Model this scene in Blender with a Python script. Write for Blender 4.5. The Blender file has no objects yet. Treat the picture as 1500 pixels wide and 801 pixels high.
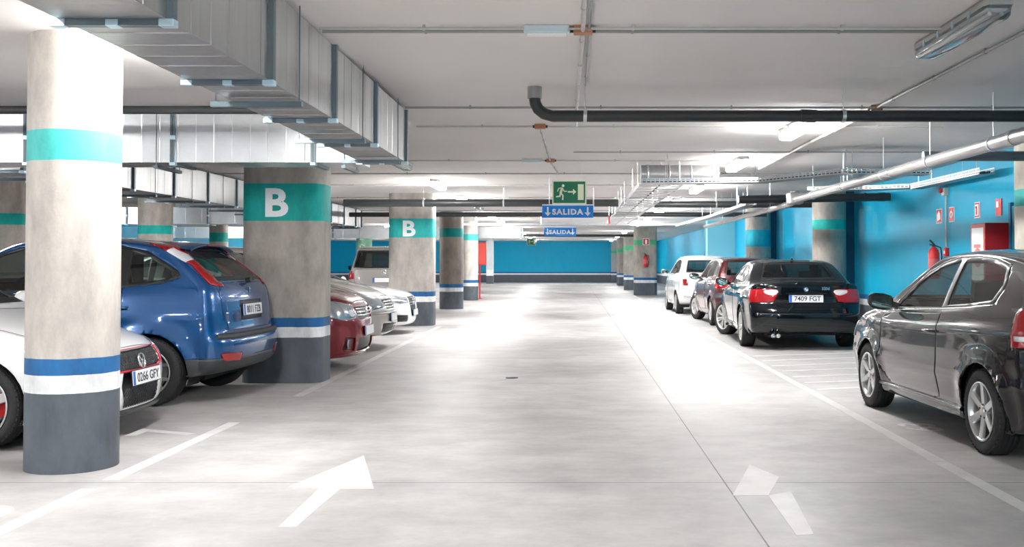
import bpy, bmesh, math, random
from mathutils import Vector, Matrix
PI = math.pi
COL = bpy.context.scene.collection
random.seed(7)

# ------------------------------------------------------------------ materials
def srgb(r, g, b):
    f = lambda c: (c/255/12.92) if c/255 <= .04045 else ((c/255+.055)/1.055)**2.4
    return (f(r), f(g), f(b), 1)
MATS = {}
def mat(name, col, rough=.5, metal=0.0, coat=0.0, emit=0.0, spec=.5, noise=0.0, nscale=6.0, bump=0.0, bscale=60.0, trans=0.0, stretch=(1, 1, 1), rvar=0.0, coords='Object'):
    if name in MATS: return MATS[name]
    m = bpy.data.materials.new(name); m.use_nodes = True
    nt = m.node_tree; N = nt.nodes; L = nt.links
    b = N['Principled BSDF']
    b.inputs['Base Color'].default_value = col if len(col) == 4 else (*col, 1)
    b.inputs['Roughness'].default_value = rough
    b.inputs['Metallic'].default_value = metal
    b.inputs['Coat Weight'].default_value = coat
    b.inputs['Coat Roughness'].default_value = .04
    b.inputs['Specular IOR Level'].default_value = spec
    b.inputs['Transmission Weight'].default_value = trans
    if emit:
        b.inputs['Emission Color'].default_value = col if len(col) == 4 else (*col, 1)
        b.inputs['Emission Strength'].default_value = emit
    if noise or bump or rvar:
        tc = N.new('ShaderNodeTexCoord'); mp = N.new('ShaderNodeMapping'); mp.inputs['Scale'].default_value = stretch
        L.new(tc.outputs['Object'], mp.inputs['Vector'])
        if noise or rvar:
            t = N.new('ShaderNodeTexNoise'); t.inputs['Scale'].default_value = nscale; t.inputs['Detail'].default_value = 6
            L.new(mp.outputs[0], t.inputs['Vector'])
            if noise:
                r = N.new('ShaderNodeMapRange'); r.inputs[1].default_value = .3; r.inputs[2].default_value = .7
                r.inputs[3].default_value = 1-noise; r.inputs[4].default_value = 1+noise*.6
                L.new(t.outputs['Fac'], r.inputs[0])
                h = N.new('ShaderNodeVectorMath'); h.operation = 'SCALE'
                c = col if len(col) == 4 else (*col, 1)
                h.inputs[0].default_value = c[:3]
                L.new(r.outputs[0], h.inputs['Scale']); L.new(h.outputs[0], b.inputs['Base Color'])
            if rvar:
                r2 = N.new('ShaderNodeMapRange'); r2.inputs[1].default_value = .3; r2.inputs[2].default_value = .7
                r2.inputs[3].default_value = max(.02, rough-rvar); r2.inputs[4].default_value = rough+rvar
                L.new(t.outputs['Fac'], r2.inputs[0]); L.new(r2.outputs[0], b.inputs['Roughness'])
        if bump:
            t2 = N.new('ShaderNodeTexNoise'); t2.inputs['Scale'].default_value = bscale; t2.inputs['Detail'].default_value = 4
            L.new(mp.outputs[0], t2.inputs['Vector'])
            bp = N.new('ShaderNodeBump'); bp.inputs['Strength'].default_value = bump; bp.inputs['Distance'].default_value = .01
            L.new(t2.outputs['Fac'], bp.inputs['Height']); L.new(bp.outputs[0], b.inputs['Normal'])
    MATS[name] = m
    return m

def glass_mat(name, tint, gloss=.09):
    if name in MATS: return MATS[name]
    m = bpy.data.materials.new(name); m.use_nodes = True
    nt = m.node_tree; N = nt.nodes; L = nt.links
    N.remove(N['Principled BSDF']); out = N['Material Output']
    tr = N.new('ShaderNodeBsdfTransparent'); tr.inputs[0].default_value = (*tint, 1)
    gl = N.new('ShaderNodeBsdfGlossy'); gl.inputs['Roughness'].default_value = .03; gl.inputs['Color'].default_value = (1, 1, 1, 1)
    lw = N.new('ShaderNodeLayerWeight'); lw.inputs['Blend'].default_value = .25
    mr = N.new('ShaderNodeMapRange'); mr.inputs[3].default_value = gloss; mr.inputs[4].default_value = .75
    mx = N.new('ShaderNodeMixShader')
    L.new(lw.outputs['Fresnel'], mr.inputs[0]); L.new(mr.outputs[0], mx.inputs[0])
    L.new(tr.outputs[0], mx.inputs[1]); L.new(gl.outputs[0], mx.inputs[2]); L.new(mx.outputs[0], out.inputs['Surface'])
    MATS[name] = m
    return m

# ------------------------------------------------------------------ mesh helpers
class MB:
    """collects shapes into one mesh"""
    def __init__(s): s.v = []; s.f = []; s.m = []; s.cur = 0; s.smooth = False; s.sm = []
    def add(s, vs, fs, smooth=None):
        o = len(s.v); s.v += [tuple(v) for v in vs]
        for f in fs:
            s.f.append([i+o for i in f]); s.m.append(s.cur); s.sm.append(s.smooth if smooth is None else smooth)
        return s
    def box(s, x0, x1, y0, y1, z0, z1):
        return s.add([(x0,y0,z0),(x1,y0,z0),(x1,y1,z0),(x0,y1,z0),(x0,y0,z1),(x1,y0,z1),(x1,y1,z1),(x0,y1,z1)],
                     [(0,3,2,1),(4,5,6,7),(0,1,5,4),(1,2,6,5),(2,3,7,6),(3,0,4,7)], False)
    def bar(s, a, b, r, n=8, r2=None, cap=True):
        a = Vector(a); b = Vector(b); d = (b-a)
        if d.length < 1e-6: return s
        d.normalize(); u = d.orthogonal().normalized(); w = d.cross(u)
        r2 = r if r2 is None else r2
        vs = [a+(u*math.cos(2*PI*i/n)+w*math.sin(2*PI*i/n))*r for i in range(n)] + [b+(u*math.cos(2*PI*i/n)+w*math.sin(2*PI*i/n))*r2 for i in range(n)]
        s.add(vs, [(i, (i+1) % n, n+(i+1) % n, n+i) for i in range(n)], n > 6)
        if cap: s.add(vs[:n], [tuple(range(n))[::-1]], False); s.add(vs[n:], [tuple(range(n))], False)
        return s
    def tube(s, pts, r, n=10, cap=True):
        pts = [Vector(p) for p in pts]; rings = []; up = None
        for i, p in enumerate(pts):
            d = (pts[min(i+1, len(pts)-1)]-pts[max(i-1, 0)]).normalized()
            if up is None: up = d.orthogonal().normalized()
            up = (up-d*up.dot(d)).normalized(); w = d.cross(up)
            rings.append([p+(up*math.cos(2*PI*k/n)+w*math.sin(2*PI*k/n))*r for k in range(n)])
        vs = [v for g in rings for v in g]
        fs = [(i*n+k, i*n+(k+1) % n, (i+1)*n+(k+1) % n, (i+1)*n+k) for i in range(len(pts)-1) for k in range(n)]
        s.add(vs, fs, n > 5)
        if cap: s.add(rings[0], [tuple(range(n))[::-1]], False); s.add(rings[-1], [tuple(range(n))], False)
        return s
    def lathe(s, prof, n=32, axis='z', c=(0, 0, 0), smooth=True, close=False):
        vs = []
        for (r, h) in prof:
            for k in range(n):
                a = 2*PI*k/n; x, y = r*math.cos(a), r*math.sin(a)
                p = (x, y, h) if axis == 'z' else ((x, h, y) if axis == 'y' else (h, x, y))
                vs.append((p[0]+c[0], p[1]+c[1], p[2]+c[2]))
        m = len(prof); fs = []
        for i in range(m-1 if not close else m):
            for k in range(n):
                j = (i+1) % m
                fs.append((i*n+k, i*n+(k+1) % n, j*n+(k+1) % n, j*n+k))
        return s.add(vs, fs, smooth)
    def prism(s, poly, h0, h1, axis='z'):
        """poly in the plane across axis; extruded from h0 to h1 (axis x: (y,z), y: (x,z), z: (x,y))"""
        n = len(poly)
        P = {'z': lambda p, h: (p[0], p[1], h), 'y': lambda p, h: (p[0], h, p[1]), 'x': lambda p, h: (h, p[0], p[1])}[axis]
        vs = [P(p, h0) for p in poly]+[P(p, h1) for p in poly]
        return s.add(vs, [tuple(range(n))[::-1], tuple(range(n, 2*n))]+[(i, (i+1) % n, n+(i+1) % n, n+i) for i in range(n)], False)
    def xf(s, M, start=0):
        for i in range(start, len(s.v)): s.v[i] = tuple(M @ Vector(s.v[i]))
        return s
    def build(s, name, mats, parent=None, bevel=0, weld=False, bang=30):
        me = bpy.data.meshes.new(name); me.from_pydata(s.v, [], s.f)
        mats = mats if isinstance(mats, (list, tuple)) else [mats]
        for m in mats: me.materials.append(m)
        me.polygons.foreach_set('material_index', s.m); me.polygons.foreach_set('use_smooth', s.sm)
        bm = bmesh.new(); bm.from_mesh(me)
        if weld: bmesh.ops.remove_doubles(bm, verts=bm.verts, dist=1e-5)
        bmesh.ops.recalc_face_normals(bm, faces=bm.faces); bm.to_mesh(me); bm.free(); me.update()
        o = bpy.data.objects.new(name, me); COL.objects.link(o)
        if parent: o.parent = parent
        if bevel:
            b = o.modifiers.new('bevel', 'BEVEL'); b.width = bevel; b.segments = 2; b.limit_method = 'ANGLE'; b.angle_limit = math.radians(bang)
        return o

def tag(o, label=None, cat=None, group=None, kind=None):
    if label: o['label'] = label
    if cat: o['category'] = cat
    if group: o['group'] = group
    if kind: o['kind'] = kind
    return o
def empty(name, loc=(0, 0, 0), rz=0.0):
    o = bpy.data.objects.new(name, None); COL.objects.link(o); o.location = loc; o.rotation_euler = (0, 0, rz); o.empty_display_size = .1
    return o
def kids(o): return [c for c in bpy.data.objects if c.parent == o]
def copy_tree(o, parent=None):
    c = o.copy(); COL.objects.link(c)
    if parent is not None: c.parent = parent
    for ch in kids(o): copy_tree(ch, c)
    return c
def text_mesh(name, body, size, material, parent=None, bold=0.0, depth=.002, M=None, sx=1.0, space=1.0):
    cu = bpy.data.curves.new(name, 'FONT'); cu.body = body; cu.size = size; cu.offset = bold; cu.extrude = depth/2
    cu.space_character = space; cu.align_x = 'CENTER'; cu.align_y = 'CENTER'; cu.resolution_u = 4
    t = bpy.data.objects.new(name, cu); COL.objects.link(t)
    bpy.context.view_layer.update()
    me = bpy.data.meshes.new_from_object(t.evaluated_get(bpy.context.evaluated_depsgraph_get()))
    bpy.data.objects.remove(t); bpy.data.curves.remove(cu)
    # centre on its own box
    xs = [v.co.x for v in me.vertices]; ys = [v.co.y for v in me.vertices]
    T = Matrix.Translation((-(min(xs)+max(xs))/2, -(min(ys)+max(ys))/2, 0))
    me.transform(Matrix.Diagonal((sx, 1, 1, 1)) @ T)
    if M is not None: me.transform(M)
    me.materials.clear(); me.materials.append(material)
    o = bpy.data.objects.new(name, me); COL.objects.link(o)
    if parent: o.parent = parent
    return o
LAMP = 60.0; EXPO = 1.7; CARS = True
# ------------------------------------------------------------------ cars
def chaikin(pts, n=2, closed=False):
    for _ in range(n):
        q = []
        m = len(pts)
        if not closed: q.append(pts[0])
        for i in range(m if closed else m-1):
            a, b = pts[i], pts[(i+1) % m]
            q.append(tuple(.75*u+.25*v for u, v in zip(a, b))); q.append(tuple(.25*u+.75*v for u, v in zip(a, b)))
        if not closed: q.append(pts[-1])
        pts = q
    return pts
def resample(pts, step):
    out = [pts[0]]; acc = 0
    for a, b in zip(pts, pts[1:]):
        d = math.hypot(b[0]-a[0], b[1]-a[1]); t = 0
        while d > 1e-9 and acc+(d-t) >= step:
            t += step-acc; acc = 0; k = t/d
            out.append(tuple(u+(v-u)*k for u, v in zip(a, b)))
        acc += d-t
    if math.hypot(out[-1][0]-pts[-1][0], out[-1][1]-pts[-1][1]) > step*.4: out.append(pts[-1])
    else: out[-1] = pts[-1]
    return out
def interp(keys, x):
    if x <= keys[0][0]: return keys[0][1]
    for (a, u), (b, v) in zip(keys, keys[1:]):
        if x <= b:
            t = (x-a)/(b-a); t = t*t*(3-2*t)*.5+t*.5
            return u+(v-u)*t
    return keys[-1][1]
def inside(poly, x, y):
    c = False; n = len(poly); j = n-1
    for i in range(n):
        xi, yi = poly[i]; xj, yj = poly[j]
        if (yi > y) != (yj > y) and x < (xj-xi)*(y-yi)/(yj-yi)+xi: c = not c
        j = i
    return c
AX = {'y': (0, 2), 'x': (1, 2), 'z': (0, 1)}
def region(bm, poly, axis, filt, xcut=None):
    """cut poly (projected along axis) crisply out of the skin: the faces inside are returned as a bmesh of their own"""
    ia, ib = AX[axis]; n = len(poly)
    pxs = [p[0] for p in poly]; pys = [p[1] for p in poly]
    lo0, hi0, lo1, hi1 = min(pxs), max(pxs), min(pys), max(pys)
    def box(f):
        us = [v.co[ia] for v in f.verts]; vs = [v.co[ib] for v in f.verts]
        return (min(us), max(us), min(vs), max(vs))
    cand = {}
    for f in bm.faces:
        if filt(f):
            q = box(f)
            if not (q[0] > hi0 or q[1] < lo0 or q[2] > hi1 or q[3] < lo1): cand[f] = q
    def cut(fs, co, no):
        es = {e for f in fs for e in f.edges}; vv = {v for f in fs for v in f.verts}
        for f in fs: cand.pop(f, None)
        r = bmesh.ops.bisect_plane(bm, geom=list(vv)+list(es)+fs, dist=1e-5, plane_co=co, plane_no=no)
        for g in r['geom']:
            if isinstance(g, bmesh.types.BMFace) and g.is_valid: cand[g] = box(g)
    if xcut is not None: cut(list(cand), (xcut, 0, 0), (1, 0, 0))
    for i in range(n):
        a = poly[i]; b = poly[(i+1) % n]
        dx, dy = b[0]-a[0], b[1]-a[1]; ln = math.hypot(dx, dy)
        if ln < 1e-6: continue
        x0, x1 = min(a[0], b[0])-.002, max(a[0], b[0])+.002; y0, y1 = min(a[1], b[1])-.002, max(a[1], b[1])+.002
        fs = [f for f, q in cand.items() if f.is_valid and not (q[0] > x1 or q[1] < x0 or q[2] > y1 or q[3] < y0)]
        if not fs: continue
        co = [0, 0, 0]; no = [0, 0, 0]
        co[ia], co[ib] = a; no[ia], no[ib] = dy/ln, -dx/ln
        cut(fs, co, no)
    sel = []
    for f in cand:
        if not f.is_valid: continue
        f.normal_update(); c = f.calc_center_median()
        if lo0 < c[ia] < hi0 and lo1 < c[ib] < hi1 and filt(f) and inside(poly, c[ia], c[ib]): sel.append(f)
    nb = bmesh.new(); mp = {}
    for f in sel:
        vs = []
        for v in f.verts:
            if v not in mp: mp[v] = nb.verts.new(v.co)
            vs.append(mp[v])
        try: nb.faces.new(vs).smooth = True
        except ValueError: pass
    bmesh.ops.delete(bm, geom=sel, context='FACES')
    bm.normal_update(); nb.normal_update()
    return nb
def skin_part(bm, name, m, parent, push=0.0, thick=0.0, seam=None, smooth=True, inner=None):
    if not bm.faces: return None
    bm.normal_update()
    if push:
        mv = [(v, v.normal.copy()) for v in bm.verts]
        for v, nn in mv: v.co += nn*push
    me = bpy.data.meshes.new(name); bm.to_mesh(me)
    me.materials.append(m)
    if inner: me.materials.append(inner)
    for p in me.polygons: p.use_smooth = smooth
    o = bpy.data.objects.new(name, me); COL.objects.link(o); o.parent = parent
    if thick:
        s = o.modifiers.new('thick', 'SOLIDIFY'); s.thickness = abs(thick); s.offset = -1 if thick > 0 else 1
        if inner: s.material_offset = 1
    wn = o.modifiers.new('normals', 'WEIGHTED_NORMAL'); wn.weight = 80; wn.keep_sharp = False
    if seam:
        mb = MB()
        for e in bm.edges:
            if e.is_boundary: mb.bar(e.verts[0].co, e.verts[1].co, seam[0], 4, cap=False)
        mb.build(seam[1], seam[2], o)
    return o
def wheel_meshes(R, rim, w, style, rimmat, dark):
    """wheel centred on its hub, axis along y, outer face towards -y"""
    h = w/2
    t = MB()
    prof = [(rim+.002, -h+.012), (rim+.012, -h+.004), (rim+.03, -h), ((R+rim)/2, -h-.006), (R-.022, -h+.004), (R-.008, -h+.016), (R, -h+.034),
            (R, h-.034), (R-.008, h-.016), (R-.022, h-.004), (rim+.03, h), (rim+.002, h-.012)]
    t.lathe(prof, 56, 'y', close=True)
    for k in range(4):   # tread ribs
        y = -h+.045+k*(w-.09)/3
        t.lathe([(R+.0015, y-.012), (R+.003, y-.01), (R+.003, y+.01), (R+.0015, y+.012)], 56, 'y')
    for k in range(56):
        a = 2*PI*k/56
        M = Matrix.Rotation(a, 4, 'Y'); st = len(t.v)
        t.box(R-.012, R-.002, -h+.008, -h+.03, -.006, .006); t.xf(M, st)
    r = MB(); r.cur = 0
    r.lathe([(rim+.004, -h+.008), (rim+.006, -h+.0), (rim-.006, -h-.002), (rim-.014, -h+.012), (rim-.022, -h+.05), (rim-.03, h-.04), (rim-.02, h)], 48, 'y')
    def spoke(a0, r0, r1, w0, w1, y0, y1, dep=.022, skew=0.0):
        st = len(r.v); k = skew
        vs = [(r0, y0, -w0), (r1, y1, -w1+k), (r1, y1, w1+k), (r0, y0, w0), (r0, y0+dep, -w0*1.2), (r1, y1+dep, -w1*1.15+k), (r1, y1+dep, w1*1.15+k), (r0, y0+dep, w0*1.2)]
        r.add(vs, [(0, 1, 2, 3), (4, 7, 6, 5), (0, 4, 5, 1), (1, 5, 6, 2), (2, 6, 7, 3), (3, 7, 4, 0)], False)
        r.xf(Matrix.Rotation(a0, 4, 'Y'), st)
    yh = -h+.028; ye = -h+.004; re = rim-.008
    if style == 'six':
        for k in range(6): spoke(k*PI/3+PI/6, .04, re, .026, .024, yh-.006, ye)
    elif style == 'five':
        for k in range(5): spoke(k*2*PI/5+PI/2, .04, re, .04, .03, yh-.01, ye)
    elif style == 'vee':
        for k in range(5):
            a = k*2*PI/5+PI/2
            spoke(a, .04, rim*.62, .032, .03, yh-.008, ye+.008)
            spoke(a, rim*.5, re, .018, .014, yh-.006, ye, skew=.062); spoke(a, rim*.5, re, .018, .014, yh-.006, ye, skew=-.062)
    elif style == 'double':
        for k in range(7):
            a = k*2*PI/7+PI/2
            spoke(a-.14, .05, re, .013, .011, yh-.004, ye); spoke(a+.14, .05, re, .013, .011, yh-.004, ye)
    elif style == 'cover':
        r.lathe([(.0, yh-.014), (.05, yh-.012), (rim*.7, yh-.006), (rim-.006, ye)], 40, 'y')
        for k in range(7): spoke(k*2*PI/7, .05, re, .02, .03, yh-.024, ye-.004, .01)
    elif style == 'disc':
        r.lathe([(.0, yh-.02), (rim*.3, yh-.016), (rim*.34, yh-.004), (rim*.9, ye-.002), (rim, ye)], 40, 'y')
    r.lathe([(.0, yh-.016), (.028, yh-.016), (.034, yh-.01), (.06, yh-.004), (.066, yh+.03)], 20, 'y')
    r.cur = 1
    if style not in ('disc',):
        for k in range(5):
            a = 2*PI*k/5+.3; r.bar((.048*math.cos(a), yh-.012, .048*math.sin(a)), (.048*math.cos(a), yh+.01, .048*math.sin(a)), .007, 6)
    r.cur = 2
    r.lathe([(.0, h-.1), (rim*.72, h-.1), (rim*.72, h-.085), (0, h-.085)], 32, 'y')
    r.cur = 1
    r.lathe([(0, h-.06), (rim-.02, h-.06)], 32, 'y')
    to = t.build('wheel', dark); ro = r.build('rim', [rimmat, MATS['car_black'], MATS['brake']], to, bevel=.002)
    return to
def seat(mb, x, y, w=.25):
    mb.box(x-.25, x+.25, y-w, y+w, .38, .52)
    st = len(mb.v); mb.box(-.06, .06, -w, w, 0, .52); mb.box(-.04, .04, -.12, .12, .57, .74); mb.bar((0, -.06, .5), (0, -.06, .6), .008, 6); mb.bar((0, .06, .5), (0, .06, .6), .008, 6)
    mb.xf(Matrix.Translation((x-.22, y, .48)) @ Matrix.Rotation(-.22, 4, 'Y'), st)

def make_car(S):
    root = empty(S.get('name', 'car'))
    W0 = S['W']; belt = S['belt']; xf, xr = S['prof'][0][0], S['prof'][-1][0]
    xmax = max(p[0] for p in S['prof']); xmin = min(p[0] for p in S['prof'])
    af, ar, R = S['af'], S['ar'], S['R']; AR = S.get('AR', R+.055); zs = S.get('zs', .2); tum = S.get('tum', .38)
    vk = S.get('vk', [(0, .92), (.2, .975), (.5, 1.0), (.8, .99), (.95, .965), (1.0, .945)])
    pf, pr = S.get('pf', .10), S.get('pr', .08)
    lines = S.get('lines', [])
    def W(x, z):
        zb = interp(belt, x); t = (z-zs)/(zb-zs)
        if z <= zb: w = sum(interp(vk, min(1, max(0, t+q_))) for q_ in (-.12, -.06, 0, .06, .12))/5*min(1, (1-t)/.12)+interp(vk, t)*(1-min(1, (1-t)/.12))
        else:
            q = z-zb; w = vk[-1][1]-.012*min(1, q/.02)-q*tum/W0*(.85+.35*q)
        w *= W0
        if x > 0: p = 1-pf*max(0, (x-.3)/(xmax-.3))**2.4
        else: p = 1-pr*max(0, (-x-.5)/(-xmin-.5))**2.4
        w *= p
        for ax in (af, ar):
            r = math.hypot(x-ax, z-R)
            if z < zb: w += S.get('flare', .02)*math.exp(-max(0, r-AR)**2/.006)
        for (zl, amp, wd) in lines:
            zz = zl if not callable(zl) else zl(x)
            if z < zb: w += amp*math.exp(-((z-zz)/wd)**2)
        return w
    P = resample(chaikin(S['prof'], 3), S.get('step', .035))
    n = len(P)
    # smoothed inward directions
    nor = []
    for i in range(n):
        a = P[max(0, i-1)]; b = P[min(n-1, i+1)]; dx, dz = b[0]-a[0], b[1]-a[1]; l = math.hypot(dx, dz) or 1
        nor.append((dz/l*1.0, -dx/l*1.0))   # path goes front -> top -> rear: inward is to its left
    # orientation: make sure the roof's normal points down
    mid = max(range(n), key=lambda i: P[i][1])
    sgn = 1 if nor[mid][1] < 0 else -1
    nor = [(a*sgn, b*sgn) for a, b in nor]
    nor = [((-1 if P[i][0] > 0 else 1), 0) if P[i][1] < S.get('zflat', .66) else nor[i] for i in range(n)]
    for _ in range(6):
        nor = [tuple((nor[max(0, i-1)][k]+nor[i][k]*2+nor[min(n-1, i+1)][k]) for k in (0, 1)) for i in range(n)]
        nor = [(a/math.hypot(a, b), b/math.hypot(a, b)) for a, b in nor]
    E = [(p[0]+q[0]*p[2], max(zs, p[1]+q[1]*p[2])) for p, q in zip(P, nor)]
    ip = max(range(n), key=lambda i: P[i][1]); ez_ = [e[1] for e in E]
    for i in range(1, ip+1): ez_[i] = max(ez_[i], ez_[i-1])
    for i in range(n-2, ip-1, -1): ez_[i] = max(ez_[i], ez_[i+1])
    ex_ = [e[0] for e in E]
    zf = S.get('zflat', .66)
    for i in range(1, ip+1):
        if P[i][1] > zf-.06: ex_[i] = min(ex_[i], ex_[i-1])
    for i in range(n-2, ip-1, -1):
        if P[i][1] > zf-.06: ex_[i] = max(ex_[i], ex_[i+1])
    for _ in range(5):
        ez_ = [ez_[0]]+[(ez_[i-1]+2*ez_[i]+ez_[i+1])/4 for i in range(1, n-1)]+[ez_[-1]]
        ex_ = [ex_[0]]+[(ex_[i-1]+2*ex_[i]+ex_[i+1])/4 for i in range(1, n-1)]+[ex_[-1]]
    E = list(zip(ex_, ez_))
    xcf = min(e[0] for e, p in zip(E, P) if p[0] > 0 and p[1] < .7)-.1; xcr = max(e[0] for e, p in zip(E, P) if p[0] < 0 and p[1] < .7)+.1
    K = S.get('K', 16); J = S.get('J', 22)
    rows = []
    for i in range(n):
        x, z, d, p = P[i]; d = math.hypot(E[i][0]-x, E[i][1]-z) or 1e-4; nx, nz = (E[i][0]-x)/d, (E[i][1]-z)/d
        ex, ez = E[i]; w = W(ex, ez); row = []
        for k in range(K+1):
            th = PI/2*k/K; ss = math.sin(th)**(2/p); ins = d*(1-max(0, math.cos(th))**(2/p))
            row.append((x+nx*ins, w*ss, max(min(z, zs), z+nz*ins)))
        mx = min(max(ex, xcr), xcf)
        zbx = min(interp(belt, ex), ez-.03); J1 = J//3
        for j in range(1, J+1):
            if j <= J1: qz = ez+(zbx-ez)*j/J1
            else: qz = zbx+(zs-zbx)*(j-J1)/(J-J1)
            t = max(0, min(1, (ez-qz)/(ez-zs))) if ez > zs+.06 else j/J
            qx = ex+(mx-ex)*t; qz = max(qz, zs)
            # keep the fan straight down where the point is above the body
            row.append((qx, W(qx, qz), qz))
        rows.append(row)
    m = K+J+1
    vs = []; fs = []
    for sg in (1, -1):
        o = len(vs)
        vs += [(x, y*sg, z) for row in rows for (x, y, z) in row]
        for i in range(n-1):
            for j in range(m-1):
                q = (o+i*m+j, o+(i+1)*m+j, o+(i+1)*m+j+1, o+i*m+j+1)
                fs.append(q if sg > 0 else q[::-1])
    bm = bmesh.new(); bv = [bm.verts.new(v) for v in vs]
    for f in fs:
        try: bm.faces.new([bv[i] for i in f])
        except ValueError: pass
    bmesh.ops.remove_doubles(bm, verts=bm.verts, dist=1e-4)
    bmesh.ops.dissolve_degenerate(bm, dist=1e-5, edges=bm.edges)
    bmesh.ops.recalc_face_normals(bm, faces=bm.faces); bm.normal_update()
    tf = max(bm.faces, key=lambda f: f.calc_center_median().z)
    if tf.normal.z < 0: bmesh.ops.reverse_faces(bm, faces=bm.faces); bm.normal_update()
    from mathutils.bvhtree import BVHTree
    bvh = BVHTree.FromBMesh(bm)
    def face_x(y, z, sg=1, off=0.0):
        for dz in (0, .03, .06, .1, .15, .2):
            h = bvh.ray_cast(Vector((sg*4, y, z+dz)), Vector((-sg, 0, 0)))
            if h[0] and h[0].x*sg > 1: break
        return (h[0].x if h[0] else sg*1.9)+sg*off
    S['fx'] = face_x
    paint = S['paint']; blk = MATS['car_black']; inner = MATS['car_lining']
    glass = S.get('glass', MATS['car_glass'])
    # wheel arches: removed, with a dark liner behind
    for ax in (af, ar):
        ring = [(ax+AR*math.cos(a), R+AR*math.sin(a)) for a in [PI*2*k/28 for k in range(28)]]
        nb = region(bm, ring, 'y', lambda f: abs(f.normal.y) > .2 and abs(f.calc_center_median().y) > W0*.6); nb.free()
    made = {}
    def do2(src, spec, parent):
        res = []
        ax = spec['axis']; poly = spec['poly']
        if spec.get('round', 0): poly = chaikin(poly, spec['round'], True)
        jobs = [(sd, poly) for sd in spec.get('sides', (1, -1))] if ax == 'y' else [(spec.get('side', 1), poly)]
        if ax == 'x' and spec.get('mirror'): jobs.append((spec.get('side', 1), [(-a, b) for a, b in poly][::-1]))
        for sd, pl in jobs:
            nm = spec.get('nmin', {'y': .25, 'x': .12, 'z': .3}[ax]); zm = spec.get('zmax', 9); xlim = spec.get('xlim')
            if ax == 'x' and xlim is None: xlim = xmax-.5 if sd > 0 else xmin+.3
            k = {'y': 1, 'x': 0, 'z': 2}[ax]; sg = sd if ax != 'z' else 1
            fl = lambda f: f.normal[k]*sg > nm and (zm > 8 or f.calc_center_median().z < zm) and (xlim is None or (f.calc_center_median().x-xlim)*sg > 0)
            nb = region(src, pl, ax, fl, xlim)
            if not nb.faces: nb.free(); continue
            subs = []
            for sb in spec.get('sub', []):
                sb = dict(sb)
                if ax == 'y': sb['sides'] = (sd,)
                subs += do2(nb, sb, None)
            o = skin_part(nb, spec['name'], spec['mat'], parent, spec.get('push', 0), spec.get('thick', .004), spec.get('seam'), inner=spec.get('inner'))
            nb.free()
            for s_ in subs: s_.parent = o if o and spec.get('keep', True) else parent
            if o:
                if spec.get('label'): o['label'] = spec['label']
                res.append(o); made.setdefault(spec['name'], []).append(o)
        return res
    for spec in S['cuts']:
        do2(bm, spec, root)
    body = skin_part(bm, 'body', paint, root, 0, .02, None, inner=inner)
    bm.free()
    # liners, floor pan, cabin
    u = MB()
    for ax in (af, ar):
        for sg in (1, -1):
            pts = [(AR+.012)*1.0 for _ in range(1)]
            rr = AR+.012; y0, y1 = sg*(W0-.34), sg*(W0*.95)
            vs = []
            for k in range(25):
                a = -.35+(PI+.7)*k/24
                vs += [(ax+rr*math.cos(a), y0, R+rr*math.sin(a)), (ax+rr*math.cos(a), y1, R+rr*math.sin(a))]
            u.add(vs, [(2*k, 2*k+1, 2*k+3, 2*k+2) for k in range(24)], True)
            u.add([(ax, y0, R)]+[(ax+rr*math.cos(-.35+(PI+.7)*k/24), y0, R+rr*math.sin(-.35+(PI+.7)*k/24)) for k in range(25)], [(0, k+1, k+2) for k in range(24)], False)
    yi = W0-.34
    u.box(xmin+.35, xmax-.35, -yi, yi, zs+.0, zs+.06)
    u.box(ar+AR+.02, af-AR-.02, -W0*.9, W0*.9, zs-.015, zs+.06)
    u.box(xmin+.36, ar-AR-.02, -W0*.72, W0*.72, zs+.04, zs+.08)
    u.bar((ar, -W0+.2, R), (ar, W0-.2, R), .04, 8); u.bar((af, -W0+.2, R), (af, W0-.2, R), .03, 8)
    u.build('underbody', MATS['car_under'], root)
    sx = S.get('seatx', .1)
    c = MB()
    for sy in (.36, -.36): seat(c, sx, sy)
    c.box(sx-1.15, sx-.65, -W0*.72, W0*.72, .38, .5)
    st = len(c.v); c.box(-.06, .06, -W0*.7, W0*.7, 0, .42)
    for hy in (-.4, 0, .4): c.box(-.035, .035, hy-.11, hy+.11, .44, .56)
    c.xf(Matrix.Translation((sx-1.08, 0, .47)) @ Matrix.Rotation(-.3, 4, 'Y'), st)
    c.build('seats', MATS['seat_fabric'], root, bevel=.03)
    d = MB(); zb = interp(belt, af-.5)
    d.box(af-.78, af-.42, -W0*.78, W0*.78, .55, zb-.06); d.box(ar-.15, xmin+.35 if False else ar-.3, -W0*.7, W0*.7, .55, zb-.12) if S.get('shelf', True) else None
    d.build('dashboard', MATS['car_lining'], root, bevel=.03)
    s = MB(); cx, cz = af-.98, zb-.08
    ringp = [(cx-.07*math.sin(a)*1.0, .36+.18*math.cos(a), cz+.165*math.sin(a)) for a in [2*PI*k/24 for k in range(25)]]
    s.tube(ringp, .014, 8); s.bar((cx, .36, cz), (cx+.3, .36, cz-.1), .03, 8); s.bar((cx, .2, cz), (cx, .52, cz), .014, 6)
    s.build('steering_wheel', blk, root)
    # wheels
    wt = wheel_meshes(R, S.get('rim', R-.11), S.get('ww', .2), S.get('style', 'five'), MATS[S.get('rimmat', 'alloy')], MATS['tyre'])
    first = True
    for (ax, sg) in ((af, -1), (af, 1), (ar, -1), (ar, 1)):
        o = wt if first else copy_tree(wt); first = False
        o.parent = root
        o.location = (ax, sg*(W0-S.get('ww', .2)/2-.012), R)
        st = S.get('steer', 0) if ax == af else 0
        o.rotation_euler = (0, random.uniform(0, 1) if True else 0, (0 if sg < 0 else PI)+st)
        o.rotation_mode = 'ZYX' if False else 'XYZ'
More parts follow.
